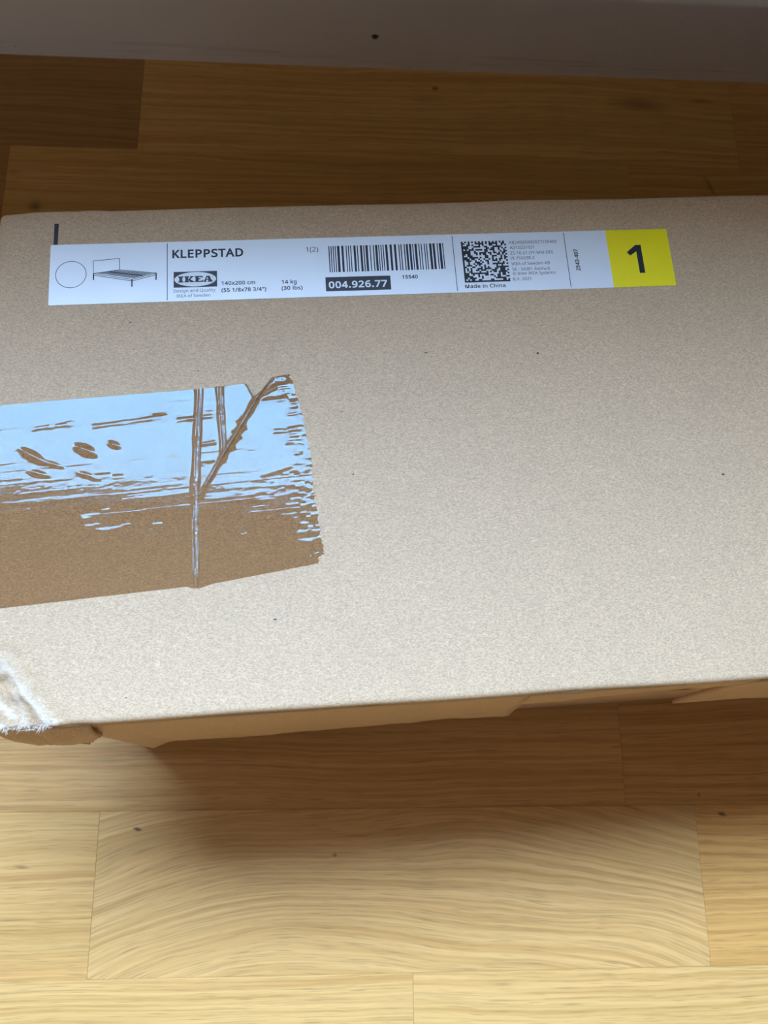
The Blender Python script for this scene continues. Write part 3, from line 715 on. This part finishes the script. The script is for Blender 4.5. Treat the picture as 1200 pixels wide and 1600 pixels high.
    's': (384, '348,119 346,92 339,69 327,49 311,32 292,18 268,6 241,-2 210,-6 176,-8 148,-7 122,-5 99,-1 78,5 59,11 42,19 42,83 60,75 81,67 104,60 128,54 153,50 178,49 211,51 236,57 256,66 269,79 277,94 280,112 279,123 276,132 271,141 264,150 253,158 239,167 222,176 200,185 174,196 148,206 124,217 103,228 84,239 69,252 57,266 48,283 43,302 41,324 46,358 61,386 85,408 118,425 157,435 202,438 228,437 252,434 275,430 298,424 319,417 339,409 315,353 297,360 278,366 258,372 238,377 218,379 197,380 171,379 149,374 131,366 118,356 111,343 108,328 109,317 113,307 119,298 127,290 139,282 154,274 172,266 193,256 219,246 245,236 268,226 289,215 306,203 321,191 333,176 341,159 346,140'),
    't': (289, '212,50 222,50 233,51 245,53 255,54 264,56 272,59 272,5 263,1 253,-2 240,-4 226,-6 213,-8 200,-8 178,-7 157,-3 138,4 120,13 104,27 91,44 82,66 76,93 74,125 74,375 13,375 13,409 75,437 103,528 144,528 144,430 269,430 269,375 144,375 144,127 146,103 153,83 163,69 177,58 193,52'),
    'u': (495, '427,430 427,0 370,0 359,57 356,57 346,43 334,31 321,20 306,11 290,4 273,-1 256,-5 238,-7 220,-8 187,-6 159,-1 134,8 112,21 95,38 81,59 71,85 65,114 63,148 63,430 135,430 135,153 137,122 145,96 158,76 176,62 200,53 230,51 260,53 285,59 306,69 323,82 336,100 345,121 352,146 356,175 357,206 357,430'),
    'w': (630, '346,243 336,276 328,308 321,335 316,357 313,357 308,335 302,307 294,275 284,242 207,1 127,1 9,431 82,431 141,201 153,154 163,109 166,96 168,84 169,73 172,73 178,97 185,128 193,160 201,188 277,431 354,431 428,188 440,149 451,109 454,96 456,84 457,74 460,74 462,84 464,95 466,108 477,153 489,201 549,431 621,431 502,1 419,1'),
    'x': (424, '170,220 22,430 102,430 213,268 322,430 402,430 253,220 410,0 330,0 213,172 94,0 14,0'),
    'y': (409, '1,430 76,430 169,185 184,144 196,105 200,92 203,80 205,68 209,68 212,83 217,100 224,121 245,186 333,430 409,430 224,-59 213,-85 201,-108 188,-130 173,-148 157,-164 138,-176 117,-185 94,-191 67,-192 55,-192 44,-192 34,-190 9,-186 9,-130 30,-133 38,-134 47,-135 56,-135 72,-134 86,-131 99,-126 110,-118 121,-110 130,-99 138,-87 145,-73 152,-59 174,-2'),
    '©': (667, '346,107 297,112 258,129 227,156 205,192 192,236 188,286 190,320 196,351 206,379 220,404 239,425 261,442 286,455 316,463 349,465 365,464 382,462 399,459 416,454 432,448 447,441 424,392 411,399 398,404 385,408 373,411 361,412 350,413 320,409 296,398 276,379 262,354 253,323 250,286 253,249 260,217 273,192 292,174 317,162 349,159 362,159 375,161 390,164 405,168 419,172 433,177 433,126 420,121 407,116 394,112 379,109 363,107 / 334,-8 292,-6 253,2 216,14 181,30 150,51 122,75 98,103 77,134 61,168 49,205 42,245 39,286 42,328 49,367 61,404 77,438 98,470 122,498 150,522 181,543 216,559 253,571 292,578 334,581 373,578 411,571 448,559 482,543 513,522 542,498 567,470 588,438 605,404 618,367 625,328 628,286 626,245 618,205 606,168 590,134 569,103 545,75 517,51 486,30 451,14 415,2 375,-6 / 334,34 367,37 399,43 430,53 459,67 485,84 509,105 531,129 548,156 563,185 574,217 580,250 582,286 580,320 574,353 564,384 550,413 533,440 512,464 489,486 462,504 433,518 402,529 369,536 334,538 298,536 265,530 233,520 204,506 178,488 154,467 134,443 117,417 103,387 92,356 86,322 84,286 86,252 92,220 103,188 117,159 134,132 154,108 178,87 204,69 233,54 265,43 298,37'),
    '®': (667, '224,111 224,461 326,461 366,458 398,450 423,435 440,415 450,389 453,358 451,334 445,314 434,298 420,285 406,274 391,266 484,111 415,111 334,249 285,249 285,111 / 325,299 344,301 360,306 374,315 383,327 389,340 391,356 390,373 384,387 375,397 362,404 345,408 324,410 285,410 285,299 / 334,-8 292,-6 253,2 216,14 181,30 150,51 122,75 98,103 77,134 61,168 49,205 42,245 39,286 42,328 49,367 61,404 77,438 98,470 122,498 150,522 181,543 216,559 253,571 292,578 334,581 373,578 411,571 448,559 482,543 513,522 542,498 567,470 588,438 605,404 618,367 625,328 628,286 626,245 618,205 606,168 590,134 569,103 545,75 517,51 486,30 451,14 415,2 375,-6 / 334,34 367,37 399,43 430,53 459,67 485,84 509,105 531,129 548,156 563,185 574,217 580,250 582,286 580,320 574,353 564,384 550,413 533,440 512,464 489,486 462,504 433,518 402,529 369,536 334,538 298,536 265,530 233,520 204,506 178,488 154,467 134,443 117,417 103,387 92,356 86,322 84,286 86,252 92,220 103,188 117,159 134,132 154,108 178,87 204,69 233,54 265,43 298,37'),
    'Ä': (512, '437,0 368,177 141,177 73,0 0,0 224,575 289,575 512,0 / 255,488 165,241 346,241 / 143,689 144,701 148,711 154,719 162,724 171,727 180,728 190,727 199,724 207,719 213,711 217,701 218,689 217,677 213,667 207,659 199,653 190,650 180,649 171,650 162,653 154,659 148,667 144,677 / 294,689 295,701 298,711 304,719 312,724 321,727 330,728 340,727 349,724 357,719 363,711 367,701 368,689 367,677 363,667 357,659 349,653 340,650 330,649 321,650 312,653 304,659 298,667 295,677'),
}
CAP = 0.573
def text(s, u, v, w, h, bold=0.0, mat=None, rot=0.0, z=PZ, name='printed_text'):
    """print s with its baseline start at (u, v) mm, w mm wide with capitals h mm tall"""
    cu = bpy.data.curves.new(name, 'CURVE')
    cu.dimensions = '2D'
    cu.fill_mode = 'BOTH'
    cu.offset = bold
    pen = 0.0
    for ch in s:
        adv, cont = GLYPHS[ch]
        for c in cont.split(' / ') if cont else []:
            pts = [tuple(map(int, q.split(','))) for q in c.split()]
            sp = cu.splines.new('POLY')
            sp.points.add(len(pts) - 1)
            for k, (px_, py_) in enumerate(pts):
                sp.points[k].co = (pen + px_ / 1000, py_ / 1000, 0, 1)
            sp.use_cyclic_u = True
        pen += adv / 1000 + 1.6 * bold
    to = bpy.data.objects.new('tmp', cu)
    col.objects.link(to)
    bpy.context.view_layer.update()
    dg = bpy.context.evaluated_depsgraph_get()
    me = bpy.data.meshes.new_from_object(to.evaluated_get(dg))
    n = len(me.vertices)
    a = np.zeros(n * 3)
    me.vertices.foreach_get('co', a)
    a = a.reshape(-1, 3)
    x0, x1 = a[:, 0].min(), a[:, 0].max()
    sx, sy = w / (x1 - x0), h / (CAP + 2 * bold)
    x = (a[:, 0] - x0) * sx
    yv = (a[:, 1] + bold) * sy
    cr, sr = math.cos(rot), math.sin(rot)
    b = np.stack([u + x * cr - yv * sr, v + x * sr + yv * cr, np.zeros(n)], -1) / 1000.0
    b[:, 2] = z
    me.vertices.foreach_set('co', b.reshape(-1))
    me.update()
    bpy.data.objects.remove(to)
    bpy.data.curves.remove(cu)
    me.materials.clear()
    me.materials.append(mat or M_ink)
    o = bpy.data.objects.new(name, me)
    col.objects.link(o)
    o.parent = sticker
    return o

# yellow end panel with its big figure
MB().poly(mm([(191.72, 0.02), (213.98, 0.02), (213.98, 22.78), (191.72, 22.78)]), PZ).build('yellow_panel', M_yellow, sticker)['label'] = 'yellow square panel of the label'
MB().poly(mm([(201.71, 16.55), (198.24, 13.72), (199.33, 12.34), (201.73, 14.02), (201.73, 5.36), (203.67, 5.36), (203.66, 16.55)]), PZ + 0.00003).build('printed_numeral', M_ink, sticker)
# dividers
for u in (38.8, 136.83, 176.57):
    MB().line((u / 1000, 0.0006), (u / 1000, 0.0221), 0.00022, PZ).build('divider_line', M_ink, sticker)
# circle
c_v, c_f = [], []
for i in range(72):
    a = 2 * math.pi * i / 72
    for r in (4.90, 5.10):
        c_v.append(((7.01 + r * math.cos(a)) / 1000, (11.28 + r * math.sin(a)) / 1000, PZ))
for i in range(72):
    j = (i + 1) % 72
    c_f.append((2 * i, 2 * i + 1, 2 * j + 1, 2 * j))
mesh_obj('printed_circle', c_v, c_f, M_ink, sticker)
# line drawing of a bed frame
bd = MB()
P = lambda a, b: (a / 1000, b / 1000)
lw = 0.00020
for a, b in [((14.19, 16.2), (22.87, 16.91)), ((22.87, 16.91), (22.98, 12.55)), ((14.19, 16.2), (14.41, 11.3)),
             ((14.41, 11.37), (27.11, 8.76)), ((27.11, 8.76), (35.2, 10.86)), ((14.42, 10.77), (27.11, 8.15)), ((27.11, 8.15), (35.2, 10.25)),
             ((22.98, 12.55), (35.2, 10.9)), ((14.5, 11.4), (22.7, 12.5)), ((35.2, 10.9), (35.2, 10.25))]:
    bd.line(P(*a), P(*b), lw, PZ)
for a, b in [((14.42, 11.0), (14.46, 9.19)), ((27.12, 8.5), (27.13, 6.22)), ((35.15, 10.5), (35.1, 8.49))]:
    bd.line(P(*a), P(*b), 0.00042, PZ)
bd.build('printed_bed_drawing', M_ink, sticker)
sl = MB()
A0, A1, A2, A3 = (15.6, 11.45), (22.7, 12.38), (34.4, 10.95), (27.4, 9.12)
def bil(s, t):
    return tuple(((A0[k] * (1 - s) + A3[k] * s) * (1 - t) + (A1[k] * (1 - s) + A2[k] * s) * t) / 1000 for k in (0, 1))
for i in range(13):
    s0, s1 = i / 13 + 0.008, (i + 0.78) / 13
    for t0, t1 in ((0.03, 0.47), (0.53, 0.97)):
        sl.poly([bil(s0, t0), bil(s1, t0), bil(s1, t1), bil(s0, t1)], PZ)
sl.line(bil(0.02, 0.5), bil(0.98, 0.5), 0.0003, PZ + 0.00001)
sl.build('printed_slats', M_ink, sticker)
# maker's logo: dark block, pale oval, heavy letters
MB().poly(mm([(40.93, 5.12), (55.41, 5.12), (55.41, 11.1), (40.93, 11.1)]), PZ).build('logo_block', M_ink, sticker)
MB().poly([((48.15 + 6.95 * math.cos(2 * math.pi * i / 64)) / 1000, (8.11 + 2.74 * math.sin(2 * math.pi * i / 64)) / 1000) for i in range(64)], PZ + 0.00003).build('logo_oval', M_inkwhite, sticker)
# heavy slab letters drawn as polygons
lg = MB()
def glyph(u, polys, sx=1.0, sy=2.30, v0=6.98):
    for q in polys:
        lg.poly([((u + a * sx) / 1000, (v0 + b * sy) / 1000) for a, b in q], PZ + 0.00006)
glyph(42.45, [[(0, 0), (1.75, 0), (1.75, .2), (1.4, .2), (1.4, .8), (1.75, .8), (1.75, 1), (0, 1), (0, .8), (.35, .8), (.35, .2), (0, .2)]])
glyph(44.55, [[(0, 0), (1.5, 0), (1.5, .2), (1.25, .2), (1.25, .8), (1.5, .8), (1.5, 1), (0, 1), (0, .8), (.25, .8), (.25, .2), (0, .2)],
              [(1.2, .45), (2.0, .85), (1.85, .85), (1.85, 1), (3.0, 1), (3.0, .85), (2.75, .85), (1.95, .48), (2.95, .18), (3.2, .18), (3.2, 0), (1.95, 0), (1.2, .38)]])
glyph(47.95, [[(0, 0), (2.75, 0), (2.75, .34), (2.45, .34), (2.3, .2), (1.3, .2), (1.3, .42), (1.9, .42), (1.9, .60), (1.3, .60), (1.3, .8), (2.3, .8), (2.4, .68), (2.65, .68), (2.65, 1), (0, 1), (0, .8), (.28, .8), (.28, .2), (0, .2)]])
glyph(50.75, [[(0, 0), (1.15, 0), (1.15, .18), (.95, .18), (1.05, .32), (1.05, .48), (1.15, .48), (1.42, .80), (1.42, 1), (1.2, 1), (.35, .2), (0, .2)],
              [(1.42, .80), (1.72, .48), (1.72, .32), (1.80, .18), (1.6, .18), (1.6, 0), (3.2, 0), (3.2, .2), (2.95, .2), (2.15, 1), (1.42, 1)],
              [(1.05, .32), (1.72, .32), (1.72, .48), (1.05, .48)]])
lg.build('logo_letters', M_ink, sticker)

B = 0.028
B2 = 0.022
for a in [("KLEPPSTAD", 40.49, 16.37, 23.91, 3.22, B), ("1(2)", 85.8, 17.42, 4.19, 1.85, 0.0),
          ("Design and Quality", 40.93, 3.30, 13.9, 1.12, 0.0), ("IKEA of Sweden", 41.89, 1.40, 11.21, 1.14, 0.0),
          ("140x200 cm", 56.86, 5.56, 11.29, 1.43, B2), ('(55 1/8x78 3/4")', 56.81, 2.9, 14.94, 1.47, B2),
          ("14 kg", 77.06, 5.32, 5.06, 1.49, B2), ("(30 lbs)", 76.98, 2.98, 7.06, 1.48, B2),
          ("15540", 118.21, 5.88, 5.39, 1.39, B), ("Made in China", 139.63, 1.48, 14.04, 1.40, 0.020),
          ("AI(240)00492677155409", 156.73, 18.30, 16.88, 1.19, 0.0), ("AI(13)251021", 156.81, 16.30, 8.56, 1.19, 0.0),
          ("25-10-21 (YY-MM-DD)", 156.71, 14.1, 15.19, 1.19, 0.0), ("PI-759238-2", 156.71, 12.07, 8.31, 1.18, 0.0),
          ("IKEA of Sweden AB", 156.7, 9.88, 13.54, 1.18, 0.0), ("SE - 34381 \u00c4lmhult", 156.76, 7.72, 13.29, 1.17, 0.0),
          ("\u00a9 Inter IKEA Systems", 156.73, 6.05, 15.0, 1.17, 0.0), ("B.V. 2021", 156.63, 3.92, 6.3, 1.16, 0.0)]:
    text(*a)
text("2543-407", 180.75, 7.0, 8.5, 1.45, B, None, math.pi / 2)
text("\u00ae", 53.75, 8.75, 0.45, 0.45, 0.0, None, 0, PZ + 0.00006)
MB().poly(mm([(91.9, 1.95), (114.13, 1.9), (114.13, 7.3), (91.93, 7.36)]), PZ).build('article_number_block', M_ink, sticker)
text("004.926.77", 92.94, 3.05, 19.95, 2.62, B, M_inkwhite, 0, PZ + 0.00003)
# bar code
bars = [(77, 87), (97, 106), (117, 126), (137, 146), (157, 180), (197, 217), (238, 247), (259, 268), (280, 289), (310, 330), (341, 351), (371, 391),
        (401, 411), (421, 443), (461, 470), (491, 501), (512, 533), (542, 551), (563, 572), (583, 592), (606, 627), (648, 668), (688, 708), (730, 739),
        (750, 760), (781, 791), (801, 820), (831, 850), (861, 870), (882, 903), (919, 928), (941, 950), (971, 980), (991, 1000), (1020, 1042), (1052, 1073),
        (1092, 1101), (1112, 1134), (1144, 1153)]
bc = MB()
for a, b in bars:
    ua, ub = (93.52 + (x - 77) * (133.45 - 93.52) / (1153 - 77) for x in (a, b))
    bc.poly(mm([(ua, 9.22), (ub, 9.22), (ub, 19.42), (ua, 19.42)]), PZ)
bc.build('barcode', M_ink, sticker)
# square matrix mark: solid left and bottom borders, random cells (carries no data)
dm = MB()
nm, s0 = 26, 15.86 / 26
r2 = random.Random(4)
for i in range(nm):
    for j in range(nm):
        on = r2.random() < 0.52
        if i == 0 or j == 0:
            on = True
        elif j == nm - 1:
            on = i % 2 == 0
        elif i == nm - 1:
            on = j % 2 == 1
        if on:
            e = 0.02
            dm.poly(mm([(139.72 + i * s0 - e, 3.68 + j * s0 * 1.013 - e), (139.72 + (i + 1) * s0 + e, 3.68 + j * s0 * 1.013 - e),
                        (139.72 + (i + 1) * s0 + e, 3.68 + (j + 1) * s0 * 1.013 + e), (139.72 + i * s0 - e, 3.68 + (j + 1) * s0 * 1.013 + e)]), PZ)
dm.build('matrix_mark', M_ink, sticker)

# ------------------------------------------------------------------ clear packing tape
top_u = [-60, 0, 23.2, 55.6, 63.8, 79.3, 81.4, 84.0, 87.6, 93.3, 103]
top_v = [97.5, 100.7, 102.0, 103.4, 103.8, 105.0, 100.3, 102.6, 106.9, 108.0, 108.4]
bot_u = [-60, 4.7, 60.2, 61.0, 63.5, 67.0, 99.9, 104]
bot_v = [31.0, 35.3, 38.8, 38.2, 38.0, 39.1, 43.8, 44.4]
rgt_v = [36, 43.8, 44.7, 52.0, 60.3, 66.7, 73.1, 79.6, 86.2, 92.9, 98.6, 104.3, 108.0, 112]
rgt_u = [99.7, 99.9, 101.9, 100.7, 100.1, 99.4, 99.1, 99.0, 97.8, 96.9, 95.7, 94.4, 93.3, 92]
NU, NT = 460, 270
ss = np.concatenate([np.linspace(-48, 0, 24, endpoint=False), np.linspace(0, 1, NU)])
tt = np.linspace(0, 1, NT)
U = np.zeros((len(ss), NT)); V = np.zeros_like(U)
for i, s in enumerate(ss):
    if s < 0 and i < 24:
        U[i, :] = s
    else:
        vv0 = np.interp(tt, [0, 1], [42, 108])
        ur = np.interp(vv0, rgt_v, rgt_u)
        ph = vv0 / 3.1 + 0.25 * np.sin(vv0 * 0.9)
        ur = ur + 0.55 * (np.abs((ph % 1.0) - 0.5) * 2 - 0.5) + 0.25 * vnoise(vv0 / 0.7, vv0 * 0 + .5, 31)
        U[i, :] = s * ur
    lo = np.interp(U[i], bot_u, bot_v)
    hi = np.interp(U[i], top_u, top_v)
    V[i, :] = lo + (hi - lo) * tt
Vp = V - U * 0.06                                  # coordinate across the tape
hgt = np.full_like(U, 0.05)
act = sstep(-2.5, 1.0, U)
# long fine draw lines
hgt += act * 0.010 * vnoise(U / 60.0, Vp / 0.9, 41) * vnoise(U / 25.0, Vp / 3.0, 42)
for vp in np.cumsum(rng.uniform(1.6, 4.6, 24)) + 36.0:
    g = vnoise(U / 18.0, U * 0 + vp, 61)
    hgt += act * 0.010 * sstep(-0.35, 0.25, g) * np.exp(-((Vp - vp - 0.25 * vnoise(U / 14.0, U * 0 + vp, 62)) / 0.16) ** 2)
# stretched blisters where the film has not bonded
b1 = vnoise(U / 9.0 + 0.3, Vp / 2.3, 43)
b2 = vnoise(U / 3.2, Vp / 0.9, 44)
patch = sstep(0.25, 0.75, vnoise(U / 16.0, Vp / 3.5, 45))
hgt += act * (0.0075 * b1 + patch * (0.024 * b2 + 0.022 * b1))
hgt += act * 0.0024 * vnoise(U / 1.2, Vp / 0.5, 46)
# wrinkled end
edge = sstep(12.0, 0.5, np.interp(V, rgt_v, rgt_u) - U)
hgt += edge * (0.030 * vnoise(U / 1.6, Vp / 0.8, 47) + 0.035 * vnoise(U / 4.5, Vp / 1.3, 48))
# folded creases
def ridge(p, q, height, width, offs=0.0):
    global hgt
    d, t = seg_dist(U, V, (p[0] + offs, p[1]), (q[0] + offs, q[1]))
    wob = 1 + 0.35 * vnoise(t * 9, t * 0 + height * 10, 51)
    hgt += height * wob * np.exp(-(d / (width * (1 + 0.25 * vnoise(t * 7, t * 0 + 2, 52)))) ** 2)
ridge((63.6, 104.5), (61.9, 66.5), 0.55, 0.75)
ridge((64.9, 104.5), (63.2, 68.0), 0.35, 0.45)
ridge((61.9, 66.5), (62.3, 38.5), 0.50, 0.60)
ridge((63.0, 66.5), (63.3, 38.5), 0.28, 0.35)
ridge((63.4, 67.0), (83.4, 101.0), 0.50, 0.62)
ridge((74.0, 84.2), (78.0, 91.5), 0.35, 1.20)
ridge((83.4, 101.0), (87.8, 107.0), 0.45, 0.50)
ridge((69.9, 104.0), (71.2, 79.0), 0.40, 0.60)
ridge((71.4, 104.0), (72.2, 80.0), 0.22, 0.40)
ridge((79.5, 105.2), (82.0, 99.6), 0.45, 0.50)
ridge((84.0, 100.8), (88.6, 103.2), 0.22, 0.55)
ridge((63.8, 84.5), (68.8, 85.2), 0.10, 0.60)
for p_, q_, h_ in [((12.0, 92.3), (25.0, 93.6), .050), (( 30.5, 92.2), (53.5, 94.6), .060), ((57.5, 93.3), (70.5, 94.4), .055),
                   ((2.0, 93.0), (9.0, 93.3), .020), ((64.5, 79.0), (70.0, 79.4), .05), ((84.0, 98.5), (92.0, 99.2), .06), ((86.0, 103.5), (93.0, 104.2), .05),
                   ((84.0, 73.5), (95.0, 76.5), .05), ((88.0, 88.0), (96.5, 88.6), .045), ((92.0, 84.0), (97.0, 84.4), .05)]:
    ridge(p_, q_, h_, 0.85)
# blisters
for (bu, bv, la, lb, hh_, an) in [(12.0, 83.3, 3.6, 1.1, .40, -33), (28.2, 84.5, 2.9, 1.25, .42, -27), (37.1, 85.8, 1.7, .8, .30, -24),
                                  (14.2, 77.3, 2.6, .8, .22, -18), (28.9, 76.1, 2.4, .7, .20, -22), (18.5, 80.2, 2.4, .6, .14, -22)]:
    ca, sa = math.cos(math.radians(an)), math.sin(math.radians(an))
    a = ((U - bu) * ca + (V - bv) * sa) / la
    b = (-(U - bu) * sa + (V - bv) * ca) / lb
    hgt += hh_ * np.exp(-(a * a + b * b) ** 1.2)
hgt = np.maximum(hgt, 0.02)
# lay it over the left edge (3.5 mm bend) and down the end panel
rb = 3.5
X = U.copy(); Z = BH * 1000 + hgt
ben = U < 0
arc = rb * math.pi / 2
d = -U                                            # distance past the tangent line
th = np.clip(d / rb, 0, math.pi / 2)
X = np.where(ben, -(rb + hgt) * np.sin(th), X)
Z = np.where(ben, BH * 1000 - rb + (rb + hgt) * np.cos(th) - np.maximum(0, d - arc), Z)
tv = np.stack([X, V, Z], -1).reshape(-1, 3) / 1000.0
nu = len(ss)
tf = [(i * NT + j, (i + 1) * NT + j, (i + 1) * NT + j + 1, i * NT + j + 1) for i in range(nu - 1) for j in range(NT - 1)]
tape = mesh_obj('packing_tape', tv, tf, M_tape, box, True)
tape['label'] = 'strip of clear glossy packing tape with creases and a serrated end'

# the folds themselves: doubled film standing up as small ridges
def fold(pts, width, height, seed):
    r = random.Random(seed)
    dense = []
    for a, b in zip(pts, pts[1:]):
        n = max(2, int(math.hypot(b[0] - a[0], b[1] - a[1]) / 0.5))
        dense += [(a[0] + (b[0] - a[0]) * i / n, a[1] + (b[1] - a[1]) * i / n) for i in range(n)]
    dense.append(pts[-1])
    v, fc = [], []
    M = 7
    ph = r.uniform(0, 9)
    for i, (pu, pv) in enumerate(dense):
        a = dense[max(0, i - 1)]; b = dense[min(len(dense) - 1, i + 1)]
        dx, dy = b[0] - a[0], b[1] - a[1]
        l = math.hypot(dx, dy) or 1
        nx, ny = -dy / l, dx / l
        t = i / (len(dense) - 1)
        k = min(1, 6 * t + 0.2, 6 * (1 - t) + 0.2) * (1 + 0.22 * math.sin(i * 0.31 + ph) + 0.12 * math.sin(i * 0.93))
        off = 0.10 * math.sin(i * 0.17 + ph) + r.uniform(-.03, .03)
        for j in range(M):
            q = -1 + 2 * j / (M - 1)
            prof_ = (1 - abs(q) ** 1.6)
            w_ = (q * width / 2 * k + off)
            v.append(((pu + nx * w_) / 1000, (pv + ny * w_) / 1000, BH + (0.045 + height * k * prof_) / 1000))
    for i in range(len(dense) - 1):
        for j in range(M - 1):
            fc.append((i * M + j, i * M + j + 1, (i + 1) * M + j + 1, (i + 1) * M + j))
    fc = [f_[::-1] for f_ in fc]
    return mesh_obj('tape_fold', v, fc, M_fold, tape, True)
fold([(64.4, 103.6), (63.6, 86.0), (62.7, 68.0), (62.8, 52.0), (63.0, 38.6)], 1.3, 0.75, 1)
fold([(62.0, 67.0), (61.6, 52.0), (61.9, 38.9)], 0.7, 0.45, 2)
fold([(63.2, 67.0), (72.5, 82.5), (83.4, 101.2), (87.6, 106.7)], 0.9, 0.70, 3)
fold([(70.6, 103.4), (71.3, 92.0), (71.8, 80.0)], 0.9, 0.60, 4)
fold([(79.6, 104.8), (82.2, 99.8)], 0.8, 0.55, 5)

# frayed paper fibres along the broken corner
fv, ff = [], []
rf = random.Random(8)
for i in range(150):
    u = rf.uniform(-2.5, 21.0)
    v_ = rf.uniform(-0.5, 0.9)
    z = BH * 1000 - 0.3 + float(crush(np.array([u]), np.array([max(v_, 0.2)]))[0]) * 1000 - (0.6 if v_ < 0.2 else 0)
    an = rf.gauss(-2.2, 0.6)
    ln, wd = rf.uniform(0.5, 1.7), rf.uniform(0.06, 0.14)
    dx, dy, dz = math.cos(an) * ln, math.sin(an) * ln, rf.uniform(-0.2, 0.55) * ln
    nx, ny = -math.sin(an) * wd, math.cos(an) * wd
    b = len(fv)
    for t in (0, 0.5, 1):
        s_ = (1 - t * 0.8)
        zz = z + dz * t + 0.25 * math.sin(math.pi * t) + 0.25
        fv += [((u + dx * t + nx * s_) / 1000, (v_ + dy * t + ny * s_) / 1000, zz / 1000),
               ((u + dx * t - nx * s_) / 1000, (v_ + dy * t - ny * s_) / 1000, zz / 1000),
               ((u + dx * t) / 1000, (v_ + dy * t) / 1000, (zz - wd) / 1000)]
    for q in (0, 3):
        ff += [(b + q, b + q + 1, b + q + 4, b + q + 3), (b + q + 1, b + q + 2, b + q + 5, b + q + 4), (b + q + 2, b + q, b + q + 3, b + q + 5)]
fib = mesh_obj('frayed_fibres', fv, ff, M_card_worn, box)
fib['kind'] = 'stuff'
fib['label'] = 'frayed whitish paper fibres on the broken corner'
